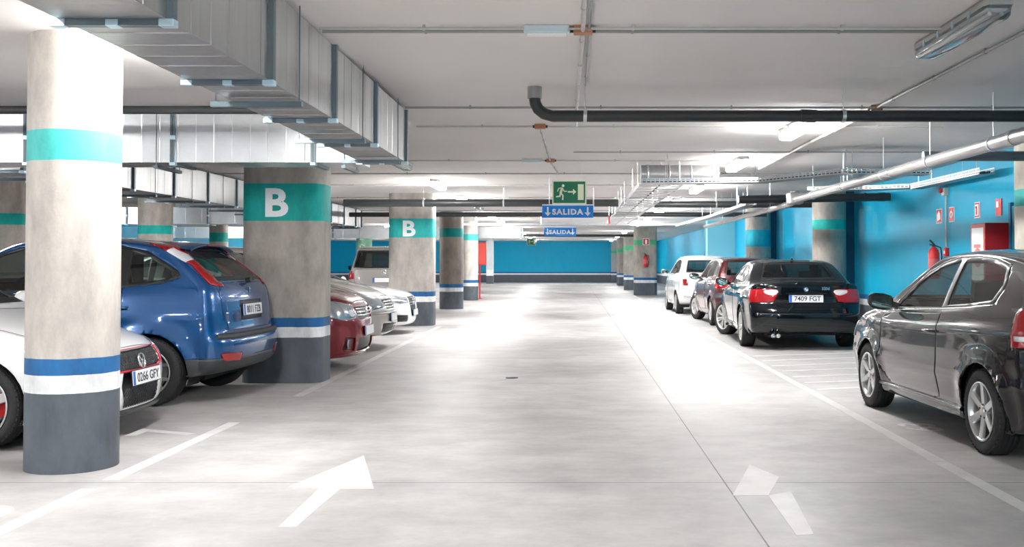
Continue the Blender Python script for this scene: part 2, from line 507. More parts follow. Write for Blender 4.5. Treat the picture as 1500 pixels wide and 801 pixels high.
    # mirrors
    if S.get('mirror'):
        mx_, mz = S['mirror']
        for sg in (1, -1):
            b = MB(); y = W(mx_, mz-.05)
            prof = [(-.015, -.08), (.02, -.1), (.06, -.08), (.085, -.03), (.085, .04), (.05, .085), (0, .09), (-.02, .07)]
            # a shell: rounded housing flat towards the rear
            secs = [(0, .55), (.03, .85), (.09, 1.0), (.16, .97), (.2, .8), (.22, .45)]
            vs = []; npt = 14
            for (t, kz) in secs:
                for q in range(npt):
                    a = 2*PI*q/npt
                    px = math.cos(a); pz = math.sin(a)
                    vs.append((mx_+(px*.075 if px > 0 else px*.02)*kz, sg*(y+.035+t), mz+.02*t/.2+pz*.075*kz))
            b.add(vs, [(i*npt+q, i*npt+(q+1) % npt, (i+1)*npt+(q+1) % npt, (i+1)*npt+q) for i in range(len(secs)-1) for q in range(npt)], True)
            b.add(vs[:npt], [tuple(range(npt))]); b.add(vs[-npt:], [tuple(range(npt))])
            b.add([(mx_-.02, sg*(y-.05), mz-.07), (mx_+.07, sg*(y-.05), mz-.07), (mx_+.05, sg*(y+.06), mz-.03), (mx_-.01, sg*(y+.06), mz-.03),
                   (mx_-.02, sg*(y-.05), mz-.02), (mx_+.07, sg*(y-.05), mz-.02), (mx_+.05, sg*(y+.06), mz+.02), (mx_-.01, sg*(y+.06), mz+.02)],
                  [(0,3,2,1),(4,5,6,7),(0,1,5,4),(1,2,6,5),(2,3,7,6),(3,0,4,7)])
            mo = b.build('wing_mirror', S.get('mirmat', blk), root)
            g = MB(); g.add([(mx_-.0215, sg*(y+.055+.0), mz-.05), (mx_-.0215, sg*(y+.235), mz-.035), (mx_-.0215, sg*(y+.235), mz+.065), (mx_-.0215, sg*(y+.055), mz+.06)], [(0, 1, 2, 3)])
            g.v = [(x-.003, yy, z) for x, yy, z in g.v]
            go = g.build('mirror_glass', MATS['mirror'], mo)
            sm = go.modifiers.new('s', 'SOLIDIFY'); sm.thickness = .003
    # door handles along the side
    for (hx, hz, pi) in S.get('handles', []):
        for sg in (1, -1):
            b = MB(); y = W(hx, hz)
            b.tube([(hx+.1, sg*(y-.01), hz), (hx+.085, sg*(y+.025), hz), (hx, sg*(y+.034), hz), (hx-.085, sg*(y+.025), hz), (hx-.1, sg*(y-.01), hz)], .013, 8)
            par = root
            ds = made.get('door', [])
            cand = [dd for dd in ds if dd and sg*sum(v.co.y for v in dd.data.vertices) > 0 and min(v.co.x for v in dd.data.vertices) < hx < max(v.co.x for v in dd.data.vertices)]
            b.build('door_handle', S.get('hmat', paint), cand[0] if cand else root)
    if S.get('extra'): S['extra'](root, W, made, S)
    return root

def plate(root, x, z, tilt, sgn, txt=None, y=0.0, w=.52, frame=True):
    """number plate facing +x (sgn 1) or -x (sgn -1)"""
    M = Matrix.Translation((x, y, z)) @ Matrix.Rotation(-tilt*sgn, 4, 'Y') @ Matrix(((0, 0, sgn, 0), (sgn, 0, 0, 0), (0, 1, 0, 0), (0, 0, 0, 1)))
    b = MB(); b.box(-w/2-.008, w/2+.008, -.063, .063, -.012, -.002); b.xf(M)
    po = b.build('number_plate', MATS['car_black'], root, bevel=.003)
    b = MB(); b.box(-w/2, w/2, -.055, .055, -.003, .003); b.xf(M); fo = b.build('plate_face', MATS['plate_white'], po)
    b = MB(); b.box(-w/2+.002, -w/2+.042, -.053, .053, .001, .0045); b.xf(M); b.build('plate_band', MATS['plate_blue'], po)
    if txt: text_mesh('plate_text', txt, .1, MATS['car_black'], po, bold=.0012, depth=.002, M=M @ Matrix.Translation((.022, 0, .004)), sx=.43/(.062*len(txt))if False else 1)
    return po
# ------------------------------------------------------------------ car materials
mat('car_black', (.012, .012, .013), .35); mat('car_plastic', (.035, .037, .04), .55); mat('car_lining', (.03, .031, .032), .8); mat('car_under', (.01, .01, .01), .9)
mat('tyre', (.018, .018, .019), .75, bump=.25, bscale=90); mat('alloy', (.62, .62, .62), .28, metal=.85); mat('alloy_bright', (.8, .8, .78), .3, metal=.6)
mat('brake', (.3, .29, .28), .4, metal=.8); mat('caliper', (.6, .01, .01), .4)
mat('mirror', (.25, .36, .36), .03, metal=1.0); mat('chrome', (.85, .86, .88), .12, metal=1.0)
mat('seat_fabric', (.07, .072, .075), .9); mat('plate_white', (.82, .83, .85), .4); mat('plate_blue', (.02, .12, .55), .4)
mat('lamp_red', (.34, .002, .004), .12, coat=1.0); mat('lamp_dark_red', (.25, .004, .006), .12, coat=1.0); mat('lamp_white', (.75, .77, .8), .12, coat=1.0)
mat('lamp_clear', (.42, .46, .5), .14, metal=.7, coat=1.0); mat('lamp_amber', (.8, .25, .02), .2)
mat('paint_black', (.002, .004, .006), .12, spec=.1, coat=1.0); mat('paint_graphite', (.009, .0085, .010), .2, metal=.2, spec=.3, coat=1.0)
mat('paint_blue', (.001, .065, .22), .25, metal=.4, coat=1.0); mat('paint_white', (.78, .78, .79), .3, coat=1.0)
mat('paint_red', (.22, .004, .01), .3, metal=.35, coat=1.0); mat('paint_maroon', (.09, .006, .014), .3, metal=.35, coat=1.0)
mat('paint_silver', (.47, .44, .41), .32, metal=.35, coat=1.0); mat('paint_grey', (.34, .32, .31), .35, metal=.35, coat=1.0)
mat('red_trim', (.6, .01, .03), .35); mat('grille', (.01, .01, .011), .4)
glass_mat('car_glass', (.78, .86, .83), .05); glass_mat('car_glass_dark', (.3, .36, .36), .05)

def M_(k): return MATS[k]
def sharp(poly, k=.25):
    """doubled corners, so that rounding stays tight"""
    out = []
    n = len(poly)
    for i in range(n):
        a, b, c = poly[i-1], poly[i], poly[(i+1) % n]
        for o in (a, None, c):
            if o is None: out.append(b)
            else:
                l = math.hypot(o[0]-b[0], o[1]-b[1]); t = min(.5, k*.12/l if l else 0)
                out.append((b[0]+(o[0]-b[0])*t, b[1]+(o[1]-b[1])*t))
    return out
SEAM = (.0026, 'panel_gap', M_('car_black'))
def scr(base_z, top_z, wb, wt, side=1, name='windscreen', m=None, surround=.03, **k):
    """windscreen / rear window: black edge with the pane in it"""
    def q(g): return sharp([(-wb-g, base_z-g), (wb+g, base_z-g), (wt+g, top_z+g), (-wt-g, top_z+g)], .5)
    return dict(name=name+'_edge', axis='x', side=side, poly=q(0), round=k.get('rnd', 1), mat=M_('car_black'), push=.0005, nmin=k.get('nmin', .1), xlim=k.get('xlim', -.6),
                sub=[dict(name=name, axis='x', side=side, xlim=k.get('xlim', -.6), poly=q(-surround), round=1, mat=m or M_('car_glass'), nmin=.02, thick=0)])
def sidewin(outer, panes, names=None, edge=None, m=None, rnd=2, frame=None, pane_round=2):
    return dict(name='window_surround', axis='y', poly=outer, round=rnd, mat=edge or M_('car_black'), push=.001, thick=.02, seam=frame,
                sub=[dict(name='side_window', axis='y', poly=p, round=pane_round, mat=m or M_('car_glass'), thick=0, push=-.003) for p in panes])
def panel(name, axis, poly, m, rnd=2, **k): return dict(name=name, axis=axis, poly=poly, round=rnd, mat=m, seam=SEAM, thick=.015, **k)
def light(name, axis, poly, m, rnd=2, push=.006, **k): return dict(name=name, axis=axis, poly=poly, round=rnd, mat=m, push=push, thick=.012, **k)
def patch(name, axis, poly, m, rnd=2, push=0, **k): return dict(name=name, axis=axis, poly=poly, round=rnd, mat=m, push=push, thick=.01, **k)
SH = sharp
def badge_disc(root, x, y, z, r, sgn=1, m='chrome', kind='ring', tilt=0.0):
    b = MB()
    b.lathe([(r, -.004), (r, .004), (r*.84, .006), (r*.84, -.004)], 28, 'z')
    if kind == 'vw':
        for (p, q) in (((-.5, .62), (-.12, -.05)), ((.5, .62), (.12, -.05)), ((-.12, -.05), (0, .2)), ((.12, -.05), (0, .2)), ((-.78, .3), (-.35, -.7)), ((.78, .3), (.35, -.7)), ((-.35, -.7), (0, -.05)), ((.35, -.7), (0, -.05))):
            b.bar((p[0]*r, p[1]*r, 0), (q[0]*r, q[1]*r, 0), r*.09, 6)
    elif kind == 'star':
        for k in range(3):
            a = PI/2+k*2*PI/3; b.bar((0, 0, .002), (r*.9*math.cos(a), r*.9*math.sin(a), .002), r*.14, 6, r*.03)
    elif kind == 'oval':
        b.xf(Matrix.Diagonal((1.7, .75, 1, 1))); b.lathe([(0, .002), (r*.84, .002)], 24, 'z')
    elif kind == 'lion':
        b = MB(); b.bar((-r*.2, -r*.8, 0), (0, r*.5, 0), r*.22, 6); b.bar((0, r*.3, 0), (r*.6, r*.7, 0), r*.14, 6); b.bar((0, 0, 0), (r*.6, 0, 0), r*.13, 6); b.bar((-r*.2, -r*.7, 0), (r*.3, -r, 0), r*.14, 6); b.bar((0, r*.5, 0), (-r*.1, r, 0), r*.25, 6)
    elif kind == 'roundel':
        b.lathe([(0, .002), (r*.84, .002)], 24, 'z')
    M = Matrix.Translation((x, y, z)) @ Matrix.Rotation(-tilt*sgn, 4, 'Y') @ Matrix(((0, 0, sgn, 0), (sgn, 0, 0, 0), (0, 1, 0, 0), (0, 0, 0, 1)))
    b.xf(M); o = b.build('badge', M_(m), root)
    if kind == 'roundel':
        q = MB()
        for k, mm in enumerate((0, 1, 0, 1)):
            q.cur = mm; pts = [(0, 0, .003)]+[(r*.6*math.cos(a), r*.6*math.sin(a), .003) for a in [k*PI/2+PI/2*i/6 for i in range(7)]]
            q.add(pts, [tuple(range(8))])
        q.xf(M); q.build('badge_quarters', [M_('plate_blue'), M_('plate_white')], o)
    return o
def tube_part(root, name, pts, r, m, n=8):
    b = MB(); b.tube(pts, r, n); return b.build(name, m, root)
def mesh_grille(root, name, fx, off, y0, y1, z0, z1, st, m, r=.004):
    """diamond mesh in front of a dark opening, from (x0, y0) to (x1, y1)"""
    b = MB(); n = int(max(abs(y1-y0), .1)/st)
    h = z1-z0
    for k in range(-int(h/st)-1, n+1):
        for s in (1, -1):
            a = y0+k*st*(1 if y1 > y0 else -1)
            p = [(a, z0), (a+h, z1)] if s > 0 else [(a+h, z0), (a, z1)]
            (ya, za), (yb, zb_) = p
            lo, hi = min(y0, y1), max(y0, y1)
            if yb == ya: continue
            t0 = max(0, min(1, (lo-ya)/(yb-ya))); t1 = max(0, min(1, (hi-ya)/(yb-ya)))
            ta, tb = min(t0, t1), max(t0, t1)
            if tb-ta < .02: continue
            P = lambda t: (ya+(yb-ya)*t, za+(zb_-za)*t)
            pa, pb = P(ta), P(tb)
            X = lambda q: (fx(q[0], q[1], 1, off), q[0], q[1])
            mid = P((ta+tb)/2)
            b.bar(X(pa), X(mid), r, 4); b.bar(X(mid), X(pb), r, 4)
    return b.build(name, m, root)

# ---------------------------------------------------------------- small graphite hatchback (three doors)
def polo():
    prof = [(1.78, .2, .2, 2.6), (1.98, .2, .34, 2.6), (2.05, .32, .38, 2.6), (2.06, .55, .36, 2.6), (2.01, .7, .28, 2.8), (1.86, .82, .16, 3), (1.5, .92, .1, 3.4), (1.02, 1.0, .09, 3.2),
            (.9, 1.04, .1, 3), (.22, 1.375, .09, 3), (.05, 1.435, .075, 3), (-.5, 1.468, .07, 3), (-1.1, 1.445, .07, 3), (-1.5, 1.40, .075, 3), (-1.62, 1.37, .08, 3), (-1.84, 1.02, .11, 3), (-1.88, .95, .15, 3),
            (-1.9, .75, .2, 3), (-1.93, .6, .24, 3), (-1.93, .35, .22, 3), (-1.88, .22, .2, 2.6), (-1.7, .2, .15, 2.6)]
    gl = M_('car_glass')
    def extra(root, W, made, S):
        badge_disc(root, S['fx'](0, .86, -1, .006), 0, .86, .05, -1, kind='vw'); plate(root, S['fx'](0, .62, -1, .014), .62, .05, -1, None)
        b = MB(); b.bar((-1.0, 0, 1.45), (-1.15, 0, 1.62), .006, 6, .002); b.build('aerial', M_('car_black'), root)
        for sg in (1, -1):   # round fuel flap on the right flank only in this body; side skirt strip both
            b = MB(); b.tube([(x, sg*(W(x, .27)+.004), .27) for x in [-.9+i*.09 for i in range(21)]], .018, 6); b.build('sill_strip', S['paint'], root)
        # chrome line under the side windows
        for sg in (1, -1):
            b = MB(); b.tube([(x, sg*(W(x, z)+.004), z) for x, z in ((.66, .935), (.3, .955), (-.3, .985), (-.9, 1.02), (-1.25, 1.05))], .005, 6); b.build('window_strip', M_('chrome'), root)
            b = MB(); b.tube([(x, sg*(W(x, z)+.003), z) for x, z in ((.70, .955), (.45, 1.12), (.2, 1.265), (-.05, 1.355), (-.3, 1.395), (-.7, 1.405), (-1.05, 1.385), (-1.3, 1.34))], .005, 6); b.build('window_strip', M_('chrome'), root)
    S = dict(name='graphite_hatchback', W=.842, prof=prof, af=1.235, ar=-1.235, R=.3, AR=.345, tum=.46, paint=M_('paint_graphite'), zs=.2,
             belt=[(-1.9, 1.02), (-1.2, .99), (0, .93), (1.0, .9), (2.0, .78)], flare=.022, lines=[(.50, .012, .05), (lambda x: .84-.02*x, .012, .04)],
             style='six', rimmat='alloy', rim=.205, ww=.185, mirror=(.60, 1.0), handles=[(-.33, .815, 0)], hmat=M_('paint_graphite'), seatx=.05, pr=.07,
             cuts=[panel('door', 'y', SH([(.72, .31), (.90, .45), (.86, .86), (.66, .915), (-.44, .965), (-.44, .31), (-.3, .27), (.6, .27)], .2), M_('paint_graphite'), 1, inner=M_('car_lining')),
                   sidewin(SH([(.70, .945), (.45, 1.11), (.2, 1.255), (-.05, 1.345), (-.3, 1.385), (-.7, 1.395), (-1.05, 1.375), (-1.3, 1.33), (-1.36, 1.2), (-1.28, 1.06), (-.9, 1.03), (-.3, .99), (.3, .96)], .12),
                           [SH([(.60, .965), (.2, 1.225), (-.05, 1.32), (-.385, 1.365), (-.40, 1.0), (.3, .975)], .15),
                            SH([(-.47, 1.362), (-.8, 1.37), (-1.05, 1.345), (-1.26, 1.3), (-1.31, 1.2), (-1.24, 1.085), (-.9, 1.05), (-.5, 1.02)], .2)], m=gl, rnd=1, pane_round=1),
                   scr(1.03, 1.38, .64, .54), scr(1.06, 1.35, .52, .50, -1, 'rear_window', M_('car_glass_dark'), xlim=-1.3),
                   light('tail_light', 'x', SH([(.50, .80), (.47, .93), (.55, 1.03), (.95, 1.05), (.95, .78)], .2), M_('lamp_red'), 1, side=-1, mirror=True, xlim=-1.66, nmin=-.2,
                         sub=[light('reversing_lamp', 'x', [(.6, .83), (.6, .865), (.95, .865), (.95, .83)], M_('lamp_white'), 0, .003, side=-1, xlim=-1.7, nmin=-.3), light('reversing_lamp', 'x', [(-.6, .83), (-.6, .865), (-.95, .865), (-.95, .83)], M_('lamp_white'), 0, .003, side=-1, xlim=-1.7, nmin=-.3)]),
                   light('headlight', 'x', SH([(.45, .6), (.42, .68), (.6, .76), (.85, .8), (.85, .64)], .3), M_('lamp_clear'), mirror=True),
                   patch('grille', 'x', SH([(-.4, .58), (.4, .58), (.38, .66), (-.38, .66)], .2), M_('grille')),
                   patch('grille', 'x', SH([(-.45, .3), (.45, .3), (.4, .45), (-.4, .45)], .2), M_('grille')),
                   patch('number_plate_recess', 'x', SH([(-.3, .54), (.3, .54), (.3, .7), (-.3, .7)], .2), M_('car_black'), side=-1),
                   ], extra=extra)
    return make_car(S)

# ---------------------------------------------------------------- black saloon
def saloon():
    prof = [(1.9, .2, .2, 2.6), (2.1, .2, .34, 2.6), (2.18, .32, .38, 2.6), (2.19, .5, .36, 2.6), (2.13, .66, .24, 2.8), (1.9, .76, .14, 3), (1.5, .85, .1, 3.4), (.9, .93, .09, 3.2),
            (.78, .96, .1, 3), (.05, 1.35, .1, 3), (-.2, 1.405, .08, 3), (-.6, 1.42, .08, 3), (-1.0, 1.395, .085, 3), (-1.2, 1.345, .1, 3), (-1.72, 1.07, .11, 3), (-1.85, 1.03, .1, 3.2),
            (-2.18, 1.06, .1, 3.4), (-2.27, 1.05, .14, 3.2), (-2.28, .98, .18, 3.2), (-2.27, .74, .22, 3.0), (-2.31, .68, .26, 3), (-2.34, .55, .26, 3), (-2.33, .38, .24, 3), (-2.28, .27, .2, 2.6), (-2.1, .26, .15, 2.6)]
    def extra(root, W, made, S):
        badge_disc(root, S['fx'](0, .94, -1, .006), 0, .94, .036, -1, kind='roundel')
        plate(root, S['fx'](0, .80, -1, .014), .80, .05, -1, '7409 FGT')
        text_mesh('model_lettering', '320d', .06, M_('chrome'), root, .002, .003, Matrix.Translation((S['fx'](-.3, .955, -1, .002), -.3, .955)) @ Matrix(((0, 0, -1, 0), (-1, 0, 0, 0), (0, 1, 0, 0), (0, 0, 0, 1))))
        b = MB(); b.bar((-2.36, .52, .235), (-2.2, .52, .235), .032, 16); b.bar((-2.36, .44, .235), (-2.2, .44, .235), .032, 16); b.build('exhaust_pipe', M_('chrome'), root)
        b = MB(); b.lathe([(0, 0), (.03, 0), (.01, .035), (0, .05)], 10, 'z', (-1.05, 0, 1.39)); b.build('aerial', M_('paint_black'), root)
        b = MB(); b.tube([(S['fx'](y, .565, -1, .001), y, .565) for y in [-.7+i*.1 for i in range(15)]], .006, 6); b.build('bumper_strip', M_('car_black'), root)
        b = MB(); b.box(-2.31, -2.28, -.31, .31, .872, .892); b.build('boot_handle', M_('paint_black'), root, bevel=.006)
    S = dict(name='black_saloon', W=.908, prof=prof, af=1.38, ar=-1.38, R=.325, AR=.365, tum=.56, paint=M_('paint_black'), zs=.22,
             belt=[(-2.3, .99), (-1.6, .98), (0, .94), (1.0, .89), (2.1, .72)], flare=.02, lines=[(.34, .012, .05), (.80, .012, .035)],
             style='double', rimmat='alloy_bright', rim=.225, ww=.215, mirror=(.62, 1.0), handles=[(-.1, .83, 0), (-1.02, .85, 0)], seatx=0, steer=.42, mirmat=M_('paint_black'),
             cuts=[sidewin(SH([(.66, .965), (.3, 1.16), (.05, 1.27), (-.25, 1.325), (-.7, 1.335), (-1.0, 1.29), (-1.3, 1.17), (-1.42, 1.06), (-1.3, 1.01), (-.3, .985)], .12),
                           [SH([(.56, .985), (.05, 1.245), (-.34, 1.305), (-.36, 1.0)], .15), SH([(-.42, 1.31), (-.7, 1.31), (-.98, 1.27), (-1.06, 1.03), (-.42, 1.01)], .15), SH([(-1.05, 1.24), (-1.27, 1.15), (-1.36, 1.06), (-1.12, 1.04)], .12)], rnd=1, pane_round=1, m=M_('car_glass_dark')),
                   scr(.99, 1.35, .68, .53), scr(1.085, 1.35, .60, .49, -1, 'rear_window', M_('car_glass_dark'), nmin=.2, xlim=-1.1),
                   panel('door', 'y', SH([(.78, .36), (.86, .5), (.82, .86), (.64, .935), (-.39, .965), (-.39, .33), (.6, .3)], .2), M_('paint_black'), 1, inner=M_('car_lining')),
                   panel('door', 'y', SH([(-.42, .33), (-.42, .965), (-1.1, .985), (-1.14, .8), (-.98, .58), (-.95, .36), (-.9, .31)], .2), M_('paint_black'), 1, inner=M_('car_lining')),
                   light('tail_light', 'x', [(.50, .74), (.47, .80), (.40, .93), (.56, .955), (.95, .93), (.95, .74)], M_('lamp_red'), 1, .006, side=-1, mirror=True, nmin=-.3, xlim=-2.02,
                         sub=[light('reversing_lamp', 'x', [(.40, .925), (.5, .94), (.66, .93), (.62, .87), (.48, .84)], M_('lamp_white'), 1, .004, side=-1, nmin=.01),
                              light('reversing_lamp', 'x', [(-.40, .925), (-.5, .94), (-.66, .93), (-.62, .87), (-.48, .84)], M_('lamp_white'), 1, .004, side=-1, nmin=.01)]),
                   panel('boot_lid', 'x', SH([(-.50, .735), (.50, .735), (.44, .82), (.38, .93), (.6, .96), (.66, 1.08), (-.66, 1.08), (-.6, .96), (-.38, .93), (-.44, .82)], .1), M_('paint_black'), 1, side=-1, nmin=.15, xlim=-2.0, zmax=1.2),
                   light('headlight', 'x', SH([(.4, .6), (.4, .68), (.6, .72), (.9, .74), (.9, .62)], .3), M_('lamp_clear'), mirror=True),
                   patch('grille', 'x', SH([(.03, .55), (.28, .55), (.26, .68), (.05, .68)], .3), M_('grille'), mirror=True),
                   ], extra=extra)
    return make_car(S)

def lift(S, f):
    def cut(c):
        k = {'y': 1, 'x': 1, 'z': None}[c['axis']]
        if k is not None: c['poly'] = [(a, f(z)) for a, z in c['poly']]
        for q in c.get('sub', []): cut(q)
    S['prof'] = [(x, f(z), d, p) for x, z, d, p in S['prof']]; S['belt'] = [(x, f(z)) for x, z in S['belt']]
    for c in S['cuts']: cut(c)
    S['mirror'] = (S['mirror'][0], f(S['mirror'][1])); S['handles'] = [(a, f(z), q) for a, z, q in S['handles']]
    return S
# ---------------------------------------------------------------- blue hatchback
LF = lambda z: z+.12*max(0, min(1, (z-.7)/.45))
def focus():
    prof = [(1.9, .2, .2, 2.6), (2.1, .2, .34, 2.6), (2.18, .32, .38, 2.6), (2.19, .55, .36, 2.6), (2.12, .72, .26, 2.8), (1.9, .84, .14, 3), (1.5, .93, .1, 3.4), (1.0, 1.0, .09, 3.2),
            (.88, 1.04, .1, 3), (.2, 1.40, .1, 3), (0, 1.465, .08, 3), (-.5, 1.497, .075, 3), (-1.0, 1.475, .075, 3), (-1.38, 1.43, .08, 3), (-1.52, 1.405, .09, 3), (-1.56, 1.385, .1, 3), (-1.97, 1.08, .13, 3), (-2.02, 1.03, .16, 3),
            (-2.06, .9, .2, 3), (-2.08, .68, .22, 3), (-2.15, .64, .28, 3), (-2.17, .55, .3, 3), (-2.15, .38, .28, 2.8), (-2.08, .3, .2, 2.6), (-1.85, .27, .15, 2.6)]
    def extra(root, W, made, S):
        badge_disc(root, S['fx'](0, LF(.985), -1, .006), 0, LF(.985), .045, -1, kind='lion')
        plate(root, S['fx'](0, LF(.845), -1, .014), LF(.845), .08, -1, '8011 FZB')
        b = MB(); b.tube([(S['fx'](y, .645, -1, -.002), y, .645) for y in [-.80+i*.1 for i in range(17)]], .032, 10); b.build('bumper_strip', M_('car_plastic'), root)
        b = MB(); ys = [-.56+i*.08 for i in range(15)]
        rows = [[(x, y, LF(z)-.06*(abs(y)/.56)**3) for y in ys] for x, z in ((-1.3, 1.452), (-1.5, 1.438), (-1.66, 1.418), (-1.665, 1.40), (-1.5, 1.40))]
        b.add([v for r_ in rows for v in r_], [(i*15+j, i*15+j+1, (i+1)*15+j+1, (i+1)*15+j) for i in range(4) for j in range(14)], True); b.build('roof_spoiler', S['paint'], root)
        b = MB(); b.box(-1.675, -1.655, -.16, .16, LF(1.40), LF(1.414)); b.build('brake_lamp', M_('lamp_red'), root)
        b = MB(); b.bar((-2.0, -.02, LF(1.07)), (-2.05, -.02, LF(1.08)), .03, 10); b.tube([(-2.04, -.02, LF(1.085)), (-1.99, -.2, LF(1.09)), (-1.97, -.42, LF(1.1))], .014, 6); b.build('rear_wiper', M_('car_black'), root)
    S = dict(name='blue_hatchback', W=.915, prof=prof, af=1.32, ar=-1.40, R=.32, AR=.37, tum=.48, paint=M_('paint_blue'), zs=.22,
             belt=[(-2.1, 1.02), (-1.2, 1.0), (0, .95), (1.0, .92), (2.0, .78)], flare=.035, lines=[(lambda x: .83-.01*x, .010, .04), (.38, .01, .05)],
             style='vee', rimmat='alloy', rim=.212, ww=.2, mirror=(.66, 1.05), handles=[(-.2, .86, 0), (-1.1, .88, 0)], seatx=.05, hmat=M_('paint_blue'), mirmat=M_('paint_blue'),
             cuts=[sidewin(SH([(.74, .99), (.45, 1.16), (.15, 1.325), (-.1, 1.40), (-.5, 1.42), (-1.0, 1.40), (-1.3, 1.34), (-1.62, 1.16), (-1.66, 1.11), (-1.5, 1.06), (-1.0, 1.02), (0, .985)], .1),
                           [SH([(.66, 1.0), (.15, 1.30), (-.1, 1.375), (-.36, 1.39), (-.38, 1.01)], .15), SH([(-.44, 1.39), (-.7, 1.395), (-1.04, 1.365), (-1.08, 1.045), (-.44, 1.02)], .15),
                            SH([(-1.14, 1.34), (-1.3, 1.30), (-1.56, 1.15), (-1.58, 1.11), (-1.45, 1.08), (-1.16, 1.06)], .2)], rnd=1, pane_round=1),
                   scr(1.05, 1.40, .68, .56), scr(1.08, 1.385, .60, .50, -1, 'rear_window', M_('car_glass'), nmin=.1, xlim=-1.4),
                   light('tail_light', 'y', [(-1.25, 1.5), (-1.25, 1.425), (-1.42, 1.37), (-1.72, 1.21), (-1.93, 1.05), (-2.1, 1.0), (-2.1, 1.09), (-1.9, 1.22), (-1.62, 1.44), (-1.45, 1.5)], M_('lamp_red'), 0, .008, nmin=.12,
                         sub=[light('indicator_lamp', 'y', [(-1.46, 1.33), (-1.66, 1.225), (-1.70, 1.27), (-1.5, 1.38)], M_('lamp_white'), 0, .003, nmin=.0)]),
                   panel('door', 'y', SH([(.80, .36), (.90, .5), (.86, .88), (.70, .965), (-.41, 1.0), (-.41, .33), (.6, .3)], .2), M_('paint_blue'), 1, inner=M_('car_lining')),
                   panel('door', 'y', SH([(-.44, .33), (-.44, 1.0), (-1.12, 1.03), (-1.14, .8), (-.96, .6), (-.93, .36), (-.88, .31)], .2), M_('paint_blue'), 1, inner=M_('car_lining')),
                   panel('tailgate', 'x', SH([(-.60, .70), (.60, .70), (.66, .8), (.68, 1.0), (.60, 1.06), (-.60, 1.06), (-.68, 1.0), (-.66, .8)], .2), M_('paint_blue'), 1, side=-1, xlim=-1.8,
                         sub=[patch('plate_recess', 'x', SH([(-.29, .77), (.29, .77), (.29, .92), (-.29, .92)], .1), M_('car_black'), 1, -.006, side=-1)]),
                   light('rear_fog_lamp', 'x', SH([(.50, .40), (.46, .48), (.78, .49), (.74, .42)], .2), M_('lamp_red'), 1, .008, side=-1, mirror=True, nmin=-.3),
                   dict(name='bumper_skirt', axis='x', poly=[(-1, .1), (1, .1), (1, .44), (-1, .44)], side=-1, mat=M_('car_plastic'), thick=.02, nmin=.02, xlim=-1.6),
                   dict(name='bumper_skirt', axis='y', poly=[(-2.3, .1), (-1.72, .1), (-1.72, .42), (-2.3, .44)], mat=M_('car_plastic'), thick=.02, nmin=.05),
                   light('headlight', 'x', SH([(.42, .62), (.42, .74), (.65, .8), (.9, .82), (.9, .66)], .3), M_('lamp_clear'), mirror=True),
                   ], extra=extra)
    return make_car(lift(S, LF))

